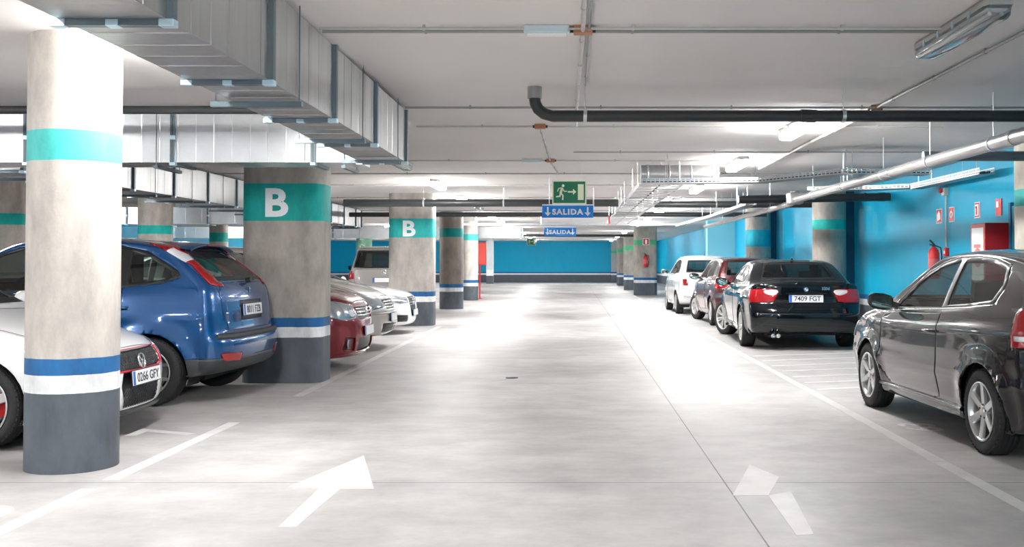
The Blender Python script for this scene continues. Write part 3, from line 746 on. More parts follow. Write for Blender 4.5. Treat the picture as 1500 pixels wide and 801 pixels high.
# ---------------------------------------------------------------- white sporty hatchback (front with honeycomb grille)
GF = lambda z: z-.075*max(0, min(1, (z-.48)/.15))*max(0, min(1, (1.15-z)/.25))
def golf():
    prof = [(1.85, .16, .2, 2.6), (2.02, .17, .34, 2.5), (2.13, .22, .42, 2.4), (2.15, .35, .46, 2.4), (2.14, .56, .42, 2.4), (2.06, .74, .34, 2.6), (1.9, .84, .2, 3), (1.5, .93, .11, 3.4), (1.0, 1.01, .09, 3.2),
            (.88, 1.04, .1, 3), (.22, 1.39, .1, 3), (.02, 1.45, .08, 3), (-.5, 1.48, .075, 3), (-1.1, 1.455, .075, 3), (-1.5, 1.40, .08, 3), (-1.65, 1.36, .09, 3), (-1.88, 1.05, .13, 3), (-1.93, .98, .16, 3),
            (-1.98, .75, .22, 3), (-2.03, .6, .28, 3), (-2.03, .4, .28, 2.8), (-1.96, .25, .2, 2.6), (-1.7, .22, .15, 2.6)]
    def extra(root, W, made, S):
        fx = S['fx']
        badge_disc(root, fx(0, .572, 1, .012), 0, .572, .065, 1, kind='vw', tilt=.2)
        plate(root, fx(0, .455, 1, .02), .455, .08, 1, '0266 GFY')
        mesh_grille(root, 'honeycomb_grille', fx, -.008, -.44, .44, GF(.575), GF(.725), .036, M_('car_plastic'), .0035)
        mesh_grille(root, 'lower_grille', fx, -.008, -.31, .31, .23, .38, .036, M_('car_plastic'), .0035)
        b = MB()
        for sg in (1, -1):
            b.tube([(fx(sg*y, GF(z), 1, .002), sg*y, GF(z)) for y, z in ((.49, .735), (.475, .66), (.455, .605), (.41, .565), (.36, .545), (.2, .54), (0, .54))], .008, 6)
        b.tube([(fx(y, GF(.745), 1, .002), y, GF(.745)) for y in [-.48+i*.12 for i in range(9)]], .004, 6)
        b.build('grille_trim', M_('red_trim'), root)
        for sg in (1, -1): b = MB(); b.box(1.29+.08, 1.29+.17, sg*.73-.03, sg*.73+.05, .23, .41); b.build('brake_caliper', M_('caliper'), root, .01)
        b = MB(); b.tube([(fx(y, .21, 1, .004), y, .195) for y in [-.8+i*.08 for i in range(21)]], .02, 8); b.build('front_lip', M_('car_black'), root)
    S = dict(name='white_hatchback', W=.88, prof=prof, af=1.29, ar=-1.29, R=.32, AR=.36, tum=.48, paint=M_('paint_white'), zs=.2,
             belt=[(-2.0, 1.03), (-1.2, 1.0), (0, .95), (1.0, .92), (2.0, .8)], flare=.02, lines=[(lambda x: .80, .008, .04), (.36, .012, .05)],
             style='five', rimmat='alloy', rim=.235, ww=.22, mirror=(.66, 1.05), handles=[(-.25, .84, 0)], seatx=.05, mirmat=M_('paint_white'),
             cuts=[sidewin(SH([(.72, .99), (.45, 1.15), (.15, 1.315), (-.1, 1.39), (-.5, 1.41), (-1.0, 1.39), (-1.35, 1.33), (-1.45, 1.1), (-1.0, 1.02), (0, .985)], .1),
                           [SH([(.64, 1.0), (.15, 1.29), (-.1, 1.365), (-.46, 1.385), (-.48, 1.01)], .15), SH([(-.54, 1.385), (-1.0, 1.365), (-1.3, 1.3), (-1.38, 1.12), (-1.0, 1.05), (-.54, 1.02)], .15)], rnd=1, pane_round=1),
                   scr(1.05, 1.39, .68, .56), scr(1.08, 1.35, .56, .50, -1, 'rear_window', xlim=-1.4),
                   panel('door', 'y', SH([(.80, .34), (.90, .5), (.86, .88), (.70, .965), (-.51, 1.0), (-.51, .31), (.6, .28)], .2), M_('paint_white'), 1, inner=M_('car_lining')),
                   patch('grille', 'x', SH([(-.50, .74), (-.46, .60), (-.36, .54), (.36, .54), (.46, .60), (.50, .74)], .2), M_('grille'), 1, -.03),
                   patch('grille', 'x', SH([(-.30, .22), (-.36, .4), (-.32, .53), (.32, .53), (.36, .4), (.30, .22)], .2), M_('grille'), 1, -.03),
                   patch('side_intake', 'x', SH([(.50, .24), (.46, .4), (.54, .46), (.74, .42), (.72, .28)], .2), M_('grille'), 1, -.02, mirror=True, nmin=-.3),
                   light('headlight', 'x', SH([(.53, .66), (.53, .76), (.68, .80), (.9, .84), (.9, .70), (.7, .63)], .25), M_('lamp_clear'), 1, mirror=True, nmin=-.3, zmax=.85),
                   panel('bonnet', 'z', SH([(2.02, -.45), (2.02, .45), (1.8, .7), (1.0, .73), (.95, 0), (1.0, -.73), (1.8, -.7)], .2), M_('paint_white'), 1, zmax=1.02, nmin=.5),
                   ], extra=extra)
    return make_car(lift(S, GF))

# ---------------------------------------------------------------- red hatchback with a high blunt bonnet
def dacia():
    prof = [(1.8, .18, .2, 2.6), (1.98, .18, .34, 2.5), (2.1, .22, .42, 2.4), (2.11, .42, .42, 2.4), (2.08, .68, .38, 2.5), (2.0, .84, .28, 2.8), (1.86, .92, .18, 3), (1.5, 1.0, .1, 3.4), (1.05, 1.06, .09, 3.2),
            (.92, 1.1, .1, 3), (.3, 1.44, .1, 3), (.1, 1.5, .08, 3), (-.5, 1.53, .075, 3), (-1.2, 1.5, .075, 3), (-1.6, 1.42, .09, 3), (-1.85, 1.1, .13, 3), (-1.9, 1.0, .16, 3),
            (-1.95, .6, .25, 3), (-1.93, .3, .24, 2.6), (-1.7, .24, .15, 2.6)]
    def extra(root, W, made, S):
        plate(root, S['fx'](0, .47, 1, .014), .47, .05, 1, None)
        b = MB()
        for z in (.665, .705, .745): b.tube([(S['fx'](y, z, 1, .004), y, z) for y in [-.42+i*.07 for i in range(13)]], .008, 6)
        b.build('grille_bars', M_('chrome'), root)
        for sg in (1, -1):
            b = MB(); b.lathe([(0, 0), (.045, 0), (.055, .02), (.06, .0)], 16, 'x', (S['fx'](sg*.6, .33, 1, -.03), sg*.6, .33)); b.build('fog_lamp', M_('lamp_clear'), root)
        b = MB(); b.tube([(S['fx'](y, .19, 1, .004), y, .19) for y in [-.8+i*.1 for i in range(17)]], .022, 8); b.build('front_lip', M_('paint_red'), root)
        b = MB(); b.lathe([(0, 0), (.05, 0), (.05, .006), (0, .01)], 16, 'x', (S['fx'](0, .715, 1, .01), 0, .715)); b.build('badge', M_('chrome'), root)
        for sg in (.1, -.5):
            b = MB(); b.tube([(1.02, sg, 1.08), (.86, sg+.25, 1.16), (.83, sg+.5, 1.175)], .01, 6); b.build('windscreen_wiper', M_('car_black'), root)
    S = dict(name='red_hatchback', W=.866, prof=prof, af=1.29, ar=-1.29, R=.31, AR=.36, tum=.42, paint=M_('paint_red'), zs=.2,
             belt=[(-2.0, 1.05), (-1.2, 1.03), (0, .99), (1.0, .97), (2.0, .86)], flare=.02, lines=[(.56, .012, .05)],
             style='cover', rimmat='alloy', rim=.2, ww=.19, mirror=(.68, 1.1), handles=[(-.2, .88, 0), (-1.05, .9, 0)], seatx=.05,
             cuts=[sidewin(SH([(.76, 1.04), (.2, 1.37), (-.1, 1.43), (-.6, 1.45), (-1.2, 1.42), (-1.45, 1.3), (-1.5, 1.1), (0, 1.02)], .1),
                           [SH([(.66, 1.05), (.2, 1.34), (-.1, 1.405), (-.38, 1.42), (-.4, 1.04)], .15), SH([(-.46, 1.42), (-1.1, 1.40), (-1.16, 1.09), (-.46, 1.05)], .15)], rnd=1, pane_round=1),
                   scr(1.11, 1.44, .66, .56), scr(1.12, 1.38, .56, .50, -1, 'rear_window', xlim=-1.4),
                   panel('door', 'y', SH([(.80, .34), (.90, .5), (.86, .92), (.70, 1.0), (-.42, 1.03), (-.42, .31), (.6, .28)], .2), M_('paint_red'), 1, inner=M_('car_lining')),
                   patch('grille', 'x', SH([(-.44, .77), (-.40, .62), (.40, .62), (.44, .77)], .2), M_('grille'), 1, -.02),
                   patch('grille', 'x', SH([(-.46, .22), (-.42, .39), (.42, .39), (.46, .22)], .2), M_('grille'), 1, -.03),
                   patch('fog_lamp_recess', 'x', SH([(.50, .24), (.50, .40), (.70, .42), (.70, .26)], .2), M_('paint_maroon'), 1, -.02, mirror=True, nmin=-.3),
                   light('headlight', 'x', SH([(.47, .64), (.46, .78), (.68, .84), (.92, .88), (.92, .70), (.72, .62)], .25), M_('lamp_clear'), 1, mirror=True, nmin=-.3, zmax=.92,
                         sub=[light('indicator_lamp', 'x', [(.50, .66), (.50, .74), (.60, .75), (.60, .66)], M_('lamp_white'), 1, .003), light('indicator_lamp', 'x', [(-.50, .66), (-.50, .74), (-.60, .75), (-.60, .66)], M_('lamp_white'), 1, .003)]),
                   panel('bonnet', 'z', SH([(1.98, -.45), (1.98, .45), (1.8, .7), (1.05, .73), (1.0, 0), (1.05, -.73), (1.8, -.7)], .2), M_('paint_red'), 1, zmax=1.09, nmin=.45),
                   ], extra=extra)
    return make_car(S)

# ---------------------------------------------------------------- silver family car
def nissan():
    prof = [(1.85, .18, .2, 2.6), (2.1, .18, .34, 2.5), (2.24, .24, .46, 2.3), (2.26, .45, .48, 2.3), (2.21, .64, .44, 2.4), (2.08, .78, .3, 2.7), (1.8, .88, .16, 3), (1.5, .95, .1, 3.4), (1.2, 1.0, .09, 3.2),
            (1.08, 1.03, .1, 3), (.3, 1.40, .1, 3), (.1, 1.455, .08, 3), (-.5, 1.48, .075, 3), (-1.2, 1.44, .075, 3), (-1.7, 1.3, .09, 3), (-2.1, 1.06, .13, 3), (-2.2, 1.0, .16, 3),
            (-2.28, .6, .25, 3), (-2.25, .3, .24, 2.6), (-2.0, .24, .15, 2.6)]
    def extra(root, W, made, S):
        plate(root, S['fx'](0, .45, 1, .014), .45, .05, 1, None)
        b = MB()
        for z in (.60, .64, .68): b.tube([(S['fx'](y, z, 1, .004), y, z) for y in [-.36+i*.06 for i in range(13)]], .009, 6)
        b.build('grille_bars', M_('chrome'), root)
        b = MB()
        for z in (.26, .30, .34): b.tube([(S['fx'](y, z, 1, .004), y, z) for y in [-.42+i*.07 for i in range(13)]], .006, 6)
        b.build('lower_grille_bars', M_('car_plastic'), root)
        for sg in (.15, -.45):
            b = MB(); b.tube([(1.16, sg, 1.02), (1.02, sg+.25, 1.08), (.98, sg+.55, 1.10)], .011, 6); b.build('windscreen_wiper', M_('car_black'), root)
    S = dict(name='silver_saloon', W=.88, prof=prof, af=1.34, ar=-1.34, R=.31, AR=.36, tum=.46, paint=M_('paint_silver'), zs=.2,
             belt=[(-2.2, 1.0), (-1.2, .98), (0, .94), (1.0, .9), (2.2, .72)], flare=.02, lines=[(.5, .012, .05)],
             style='cover', rimmat='alloy', rim=.2, ww=.19, mirror=(.8, 1.03), handles=[(-.1, .86, 0)], seatx=.1,
             cuts=[sidewin(SH([(.86, .98), (.3, 1.31), (0, 1.38), (-.6, 1.40), (-1.2, 1.37), (-1.6, 1.2), (-1.65, 1.05), (0, .975)], .1),
                           [SH([(.76, .99), (.3, 1.28), (0, 1.355), (-.3, 1.37), (-.32, 1.0)], .15), SH([(-.38, 1.37), (-1.1, 1.35), (-1.16, 1.04), (-.38, 1.0)], .15)], rnd=1, pane_round=1),
                   scr(1.045, 1.40, .70, .56), scr(1.1, 1.34, .56, .50, -1, 'rear_window', xlim=-1.5),
                   patch('grille', 'x', SH([(-.38, .71), (-.32, .57), (.32, .57), (.38, .71)], .2), M_('grille'), 1, -.02),
                   patch('grille', 'x', SH([(-.50, .23), (-.5, .37), (.5, .37), (.50, .23)], .2), M_('grille'), 1, -.02),
                   patch('bumper_strip', 'x', SH([(-.95, .50), (-.95, .53), (.95, .53), (.95, .50)], .1), M_('paint_grey'), 1, .01, nmin=.03),
                   light('headlight', 'x', SH([(.42, .60), (.42, .72), (.65, .80), (.92, .86), (.92, .66), (.72, .57)], .25), M_('lamp_clear'), 1, mirror=True, nmin=-.3, zmax=.9,
                         sub=[light('indicator_lamp', 'x', [(.74, .62), (.74, .72), (.86, .76), (.86, .64)], M_('lamp_white'), 1, .003), light('indicator_lamp', 'x', [(-.74, .62), (-.74, .72), (-.86, .76), (-.86, .64)], M_('lamp_white'), 1, .003)]),
                   panel('bonnet', 'z', SH([(2.08, -.4), (2.08, .4), (1.85, .68), (1.2, .74), (1.12, 0), (1.2, -.74), (1.85, -.68)], .2), M_('paint_silver'), 1, zmax=1.04, nmin=.45),
                   ], extra=extra)
    return make_car(S)

# ---------------------------------------------------------------- white coupe
def audi():
    prof = [(1.95, .16, .2, 2.6), (2.12, .16, .34, 2.5), (2.24, .2, .42, 2.4), (2.26, .4, .44, 2.4), (2.24, .6, .4, 2.5), (2.17, .74, .28, 2.8), (1.95, .82, .16, 3), (1.5, .9, .1, 3.4), (1.0, .96, .09, 3.2),
            (.86, .99, .1, 3), (.1, 1.31, .1, 3), (-.1, 1.355, .08, 3), (-.5, 1.372, .075, 3), (-1.0, 1.33, .08, 3), (-1.8, 1.04, .11, 3), (-2.0, 1.0, .12, 3), (-2.2, .98, .14, 3), (-2.3, .9, .2, 3),
            (-2.35, .6, .25, 3), (-2.33, .3, .24, 2.6), (-2.1, .22, .15, 2.6)]
    def extra(root, W, made, S):
        plate(root, S['fx'](0, .40, 1, .014), .40, .05, 1, None)
        b = MB()
        for z in (.56, .60, .64, .68): b.tube([(S['fx'](y, z, 1, .004), y, z) for y in [-.36+i*.06 for i in range(13)]], .006, 6)
        for k in range(4): b.tube([(S['fx'](0, .63, 1, .012), -.135+k*.09+.055*math.cos(a), .63+.055*math.sin(a)) for a in [2*PI*i/18 for i in range(19)]], .007, 6)
        b.build('grille_bars', M_('chrome'), root)
        for sg in (1, -1):
            b = MB()
            for z in (.28, .32): b.bar((S['fx'](sg*.5, z), sg*.5, z), (S['fx'](sg*.74, z), sg*.74, z), .006, 5)
            b.build('intake_bars', M_('car_plastic'), root)
    S = dict(name='white_coupe', W=.915, prof=prof, af=1.37, ar=-1.37, R=.33, AR=.37, tum=.5, paint=M_('paint_white'), zs=.2,
             belt=[(-2.3, .96), (-1.2, .96), (0, .91), (1.0, .87), (2.2, .74)], flare=.025, lines=[(.76, .014, .03)],
             style='five', rimmat='alloy', rim=.235, ww=.22, mirror=(.62, .99), handles=[(-.3, .8, 0)], seatx=0, mirmat=M_('paint_white'),
             cuts=[sidewin(SH([(.66, .95), (.2, 1.2), (-.1, 1.28), (-.6, 1.29), (-1.1, 1.2), (-1.5, 1.04), (-1.45, .99), (0, .945)], .1),
                           [SH([(.56, .96), (.1, 1.21), (-.1, 1.255), (-.5, 1.27), (-.52, .97)], .15), SH([(-.58, 1.265), (-1.08, 1.18), (-1.4, 1.04), (-.58, .98)], .15)], rnd=1, pane_round=1, m=M_('car_glass_dark')),
                   scr(1.0, 1.31, .70, .54), scr(1.07, 1.30, .56, .48, -1, 'rear_window', xlim=-1.0, nmin=.2),
                   patch('grille', 'x', SH([(-.40, .71), (-.40, .56), (-.30, .34), (.30, .34), (.40, .56), (.40, .71)], .25), M_('grille'), 1, -.02),
                   patch('side_intake', 'x', SH([(.46, .24), (.48, .36), (.80, .38), (.74, .24)], .2), M_('grille'), 1, -.02, mirror=True, nmin=-.3),
                   light('headlight', 'x', SH([(.46, .60), (.46, .70), (.68, .73), (.94, .78), (.94, .66), (.72, .59)], .2), M_('lamp_clear'), 1, mirror=True, nmin=-.3, zmax=.8,
                         sub=[light('indicator_lamp', 'x', [(.5, .61), (.5, .635), (.85, .68), (.85, .65)], M_('lamp_white'), 0, .003), light('indicator_lamp', 'x', [(-.5, .61), (-.5, .635), (-.85, .68), (-.85, .65)], M_('lamp_white'), 0, .003)]),
                   panel('bonnet', 'z', SH([(2.16, -.42), (2.16, .42), (1.95, .72), (1.0, .76), (.94, 0), (1.0, -.76), (1.95, -.72)], .2), M_('paint_white'), 1, zmax=.98, nmin=.45),
                   ], extra=extra)
    return make_car(S)

# ---------------------------------------------------------------- grey off-roader seen from behind
def mercedes():
    prof = [(2.0, .3, .2, 2.6), (2.2, .3, .34, 2.6), (2.28, .45, .36, 2.6), (2.28, .75, .3, 2.8), (2.2, .95, .2, 3), (1.9, 1.05, .12, 3.4), (1.1, 1.14, .1, 3.2),
            (1.0, 1.17, .1, 3), (.4, 1.64, .1, 3), (.2, 1.72, .08, 3), (-.5, 1.78, .08, 3.2), (-1.6, 1.77, .08, 3.2), (-2.05, 1.72, .1, 3.2), (-2.14, 1.66, .12, 3.2), (-2.28, 1.2, .14, 3.2),
            (-2.31, 1.0, .16, 3.2), (-2.32, .75, .2, 3), (-2.38, .7, .26, 3), (-2.38, .4, .24, 3), (-2.2, .32, .15, 2.6)]
    def extra(root, W, made, S):
        badge_disc(root, S['fx'](0, 1.12, -1, .006), 0, 1.12, .07, -1, kind='star'); plate(root, S['fx'](0, .93, -1, .014), .93, .0, -1, None)
        for sg in (1, -1):
            b = MB(); b.tube([(.1, sg*.6, 1.72), (0, sg*.6, 1.80), (-1.7, sg*.6, 1.82), (-1.85, sg*.6, 1.74)], .016, 8); b.build('roof_rail', M_('alloy'), root)
    S = dict(name='grey_off_roader', W=.92, prof=prof, af=1.41, ar=-1.41, R=.37, AR=.42, tum=.34, paint=M_('paint_grey'), zs=.32,
             belt=[(-2.3, 1.12), (0, 1.1), (1.0, 1.07), (2.2, .95)], flare=.03, style='five', rim=.25, ww=.25, mirror=(.75, 1.2), seatx=.05,
             cuts=[sidewin(SH([(.8, 1.15), (.35, 1.56), (.1, 1.63), (-1.7, 1.66), (-1.95, 1.6), (-2.05, 1.2), (0, 1.14)], .1),
                           [SH([(.7, 1.17), (.3, 1.54), (-.3, 1.61), (-.32, 1.17)], .15), SH([(-.38, 1.61), (-1.1, 1.63), (-1.12, 1.18), (-.38, 1.17)], .15), SH([(-1.2, 1.63), (-1.68, 1.63), (-1.86, 1.58), (-1.95, 1.22), (-1.2, 1.19)], .15)], rnd=1, pane_round=1, m=M_('car_glass_dark')),
                   scr(1.18, 1.64, .72, .60), scr(1.22, 1.66, .74, .62, -1, 'rear_window', M_('car_glass_dark'), xlim=-2.0, nmin=.1),
                   light('tail_light', 'x', SH([(.72, .95), (.72, 1.14), (.95, 1.16), (.95, .95)], .2), M_('lamp_red'), 1, side=-1, mirror=True, nmin=-.3, zmax=1.18),
                   panel('tailgate', 'x', SH([(-.70, .76), (.70, .76), (.7, 1.0), (.7, 1.19), (-.7, 1.19), (-.7, 1.0)], .1), M_('paint_grey'), 1, side=-1, xlim=-2.0)], extra=extra)
    return make_car(S)

# ---------------------------------------------------------------- dark red compact with round rear lamps
def maroon():
    prof = [(1.75, .2, .2, 2.6), (1.95, .2, .34, 2.6), (2.02, .32, .38, 2.6), (2.03, .55, .36, 2.6), (1.98, .72, .26, 2.8), (1.75, .86, .14, 3), (1.4, .95, .1, 3.4), (1.0, 1.03, .09, 3.2),
            (.9, 1.06, .1, 3), (.25, 1.4, .1, 3), (.05, 1.46, .08, 3), (-.5, 1.49, .075, 3), (-1.1, 1.48, .075, 3), (-1.5, 1.44, .08, 3.2), (-1.6, 1.4, .1, 3), (-1.78, 1.05, .12, 3), (-1.82, .95, .15, 3),
            (-1.84, .68, .2, 3), (-1.9, .64, .26, 3), (-1.92, .5, .26, 3), (-1.88, .3, .24, 2.6), (-1.7, .25, .15, 2.6)]
    def extra(root, W, made, S):
        for sg in (1, -1):
            b = MB(); b.lathe([(0, -.012), (.045, -.01), (.055, 0), (.055, .03)], 20, 'x', (S['fx'](sg*.68, .9, -1, 0), sg*.68, .90)); b.build('reversing_lamp', M_('lamp_white'), root)
        b = MB(); b.bar((-1.35, 0, 1.47), (-1.42, 0, 1.58), .006, 6, .003); b.build('aerial', M_('car_black'), root)
        plate(root, S['fx'](0, .78, -1, .014), .78, .05, -1, None)
    S = dict(name='maroon_hatchback', W=.86, prof=prof, af=1.25, ar=-1.25, R=.305, AR=.35, tum=.42, paint=M_('paint_maroon'), zs=.22,
             belt=[(-1.9, 1.02), (-1.2, 1.0), (0, .97), (1.0, .93), (2.0, .8)], flare=.02, lines=[(.56, .012, .05)],
             style='five', rimmat='alloy', rim=.19, ww=.18, mirror=(.66, 1.03), handles=[(-.2, .86, 0), (-1.05, .88, 0)], seatx=.05, steer=.3,
             cuts=[sidewin(SH([(.72, 1.0), (.2, 1.33), (-.1, 1.4), (-.6, 1.42), (-1.2, 1.39), (-1.42, 1.3), (-1.5, 1.08), (0, 1.0)], .1),
                           [SH([(.62, 1.02), (.2, 1.3), (-.1, 1.375), (-.38, 1.39), (-.4, 1.02)], .15), SH([(-.46, 1.39), (-1.12, 1.37), (-1.18, 1.06), (-.46, 1.02)], .15)], rnd=1, pane_round=1, m=M_('car_glass_dark')),
                   scr(1.08, 1.4, .66, .56), scr(1.06, 1.40, .60, .53, -1, 'rear_window', M_('car_glass'), xlim=-1.4),
                   light('tail_light', 'x', [(.56, .82), (.50, .96), (.60, 1.03), (.92, 1.05), (.92, .80)], M_('lamp_red'), 1, side=-1, mirror=True, nmin=-.3, zmax=1.08),
                   patch('bumper_corner', 'x', SH([(.44, .60), (.44, .72), (.95, .72), (.95, .60)], .1), M_('car_plastic'), 1, .01, side=-1, mirror=True, nmin=-.3),
                   panel('door', 'y', SH([(.78, .36), (.86, .5), (.82, .9), (.64, .975), (-.42, 1.0), (-.42, .33), (.6, .3)], .2), M_('paint_maroon'), 1, inner=M_('car_lining')),
                   panel('door', 'y', SH([(-.45, .33), (-.45, 1.0), (-1.1, 1.01), (-1.1, .8), (-.9, .58), (-.86, .36)], .2), M_('paint_maroon'), 1, inner=M_('car_lining')),
                   ], extra=extra)
    return make_car(S)

# ---------------------------------------------------------------- small rounded white car
def fiat():
    prof = [(1.6, .2, .2, 2.6), (1.8, .2, .34, 2.6), (1.9, .32, .4, 2.4), (1.9, .6, .4, 2.4), (1.82, .8, .3, 2.6), (1.6, .92, .18, 3), (1.3, 1.0, .12, 3.2), (1.0, 1.07, .1, 3.2),
            (.9, 1.1, .1, 3), (.35, 1.46, .1, 3), (.15, 1.53, .09, 2.8), (-.4, 1.57, .09, 2.8), (-1.0, 1.54, .1, 2.8), (-1.3, 1.46, .12, 2.8), (-1.6, 1.12, .16, 2.6), (-1.72, 1.0, .2, 2.5),
            (-1.8, .8, .28, 2.5), (-1.84, .6, .34, 2.5), (-1.82, .38, .32, 2.5), (-1.75, .28, .2, 2.6), (-1.55, .25, .15, 2.6)]
    def extra(root, W, made, S):
        b = MB()
        for sg in (1, -1): b.tube([(S['fx'](y, .47, -1, .004), sg*y, .47) for y in (.28, .38, .48, .58, .66)], .02, 8)
        b.build('bumper_strip', M_('chrome'), root)
        b = MB(); b.bar((-.9, 0, 1.54), (-1.02, 0, 1.66), .006, 6, .003); b.build('aerial', M_('car_black'), root)
    S = dict(name='white_compact_car', W=.83, prof=prof, af=1.18, ar=-1.18, R=.3, AR=.345, tum=.42, paint=M_('paint_white'), zs=.22,
             belt=[(-1.8, 1.02), (0, 1.0), (1.0, .97), (2.0, .8)], flare=.03, lines=[(.86, .012, .03)], pr=.12,
             style='five', rimmat='alloy', rim=.2, ww=.19, mirror=(.66, 1.08), handles=[(-.25, .9, 0)], seatx=.05, mirmat=M_('chrome'),
             cuts=[sidewin(SH([(.74, 1.04), (.3, 1.36), (0, 1.44), (-.5, 1.46), (-.95, 1.41), (-1.2, 1.2), (-1.2, 1.08), (0, 1.03)], .1),
                           [SH([(.64, 1.06), (.3, 1.33), (0, 1.41), (-.4, 1.43), (-.42, 1.06)], .15), SH([(-.48, 1.43), (-.9, 1.385), (-1.12, 1.2), (-1.12, 1.1), (-.48, 1.06)], .15)], rnd=1, pane_round=1, m=M_('car_glass_dark')),
                   scr(1.12, 1.46, .64, .52), scr(1.10, 1.42, .58, .50, -1, 'rear_window', M_('car_glass'), xlim=-1.1, nmin=.2),
                   light('tail_light', 'x', SH([(.56, .76), (.56, .92), (.68, .92), (.68, .76)], .25), M_('lamp_red'), 1, .015, side=-1, mirror=True, nmin=-.3, zmax=1.0),
                   panel('door', 'y', SH([(.74, .36), (.80, .5), (.76, .94), (.64, 1.01), (-.46, 1.03), (-.46, .33), (.6, .3)], .2), M_('paint_white'), 1, inner=M_('car_lining'))], extra=extra)
    return make_car(S)
# ================================================================== the garage
F, CX, CY, HC = 1500.0, 840.0, 385.0, 1.35
H = 2.85                      # ceiling height
XW = 5.75                     # right wall
sc = bpy.context.scene

def band_mat(name, stops, rough=.5, noise=.12, ns=3.0, concrete=False):
    """paint bands by height above the floor; stops = [(z, rgba)]"""
    m = bpy.data.materials.new(name); m.use_nodes = True; nt = m.node_tree; N = nt.nodes; L = nt.links; b = N['Principled BSDF']
    g = N.new('ShaderNodeNewGeometry'); sp = N.new('ShaderNodeSeparateXYZ'); L.new(g.outputs['Position'], sp.inputs[0])
    wob = N.new('ShaderNodeTexNoise'); wob.inputs['Scale'].default_value = 9; L.new(g.outputs['Position'], wob.inputs['Vector'])
    wm = N.new('ShaderNodeMath'); wm.operation = 'MULTIPLY_ADD'; wm.inputs[1].default_value = .008; L.new(wob.outputs['Fac'], wm.inputs[0]); L.new(sp.outputs[2], wm.inputs[2])
    dv = N.new('ShaderNodeMath'); dv.operation = 'DIVIDE'; dv.inputs[1].default_value = 3.0; L.new(wm.outputs[0], dv.inputs[0])
    r = N.new('ShaderNodeValToRGB'); r.color_ramp.interpolation = 'CONSTANT'; L.new(dv.outputs[0], r.inputs[0])
    els = r.color_ramp.elements
    els[0].position = 0; els[0].color = stops[0][1]
    els[1].position = (stops[1][0]+.004)/3; els[1].color = stops[1][1]
    for z, c in stops[2:]:
        e = els.new((z+.004)/3); e.color = c
    t = N.new('ShaderNodeTexNoise'); t.inputs['Scale'].default_value = ns; t.inputs['Detail'].default_value = 8; t.inputs['Roughness'].default_value = .65
    mp = N.new('ShaderNodeMapping'); mp.inputs['Scale'].default_value = (1, 1, .45); L.new(g.outputs['Position'], mp.inputs[0]); L.new(mp.outputs[0], t.inputs['Vector'])
    mr = N.new('ShaderNodeMapRange'); mr.inputs[1].default_value = .3; mr.inputs[2].default_value = .7; mr.inputs[3].default_value = 1-noise; mr.inputs[4].default_value = 1+noise*.5
    L.new(t.outputs['Fac'], mr.inputs[0])
    v = N.new('ShaderNodeVectorMath'); v.operation = 'SCALE'; L.new(r.outputs[0], v.inputs[0]); L.new(mr.outputs[0], v.inputs['Scale'])
    L.new(v.outputs[0], b.inputs['Base Color']); b.inputs['Roughness'].default_value = rough; b.inputs['Specular IOR Level'].default_value = .25
    t2 = N.new('ShaderNodeTexNoise'); t2.inputs['Scale'].default_value = 40; t2.inputs['Detail'].default_value = 5; L.new(g.outputs['Position'], t2.inputs['Vector'])
    bp = N.new('ShaderNodeBump'); bp.inputs['Strength'].default_value = .25; bp.inputs['Distance'].default_value = .004; L.new(t2.outputs['Fac'], bp.inputs['Height']); L.new(bp.outputs[0], b.inputs['Normal'])
    MATS[name] = m
    return m
GREY = (.10, .115, .135, 1); WHITE = (.78, .79, .80, 1); BLUE = (.022, .13, .33, 1); CYAN = (.003, .40, .64, 1); CONC = (.43, .39, .35, 1); TEAL = (.008, .40, .36, 1); PTEAL = (.07, .5, .47, 1); GREEN = (.10, .52, .26, 1)
wall_m = band_mat('wall_paint', [(0, GREY), (.52, WHITE), (.63, BLUE), (.73, CYAN)], .45, .08)
far_m = wall_m
def col_mat(name, z0, z1, band=TEAL, base=CONC): return band_mat(name, [(0, GREY), (.507, WHITE), (.62, BLUE), (.73, base), (z0, band), (z1, base)], .55, .34, 4.5)

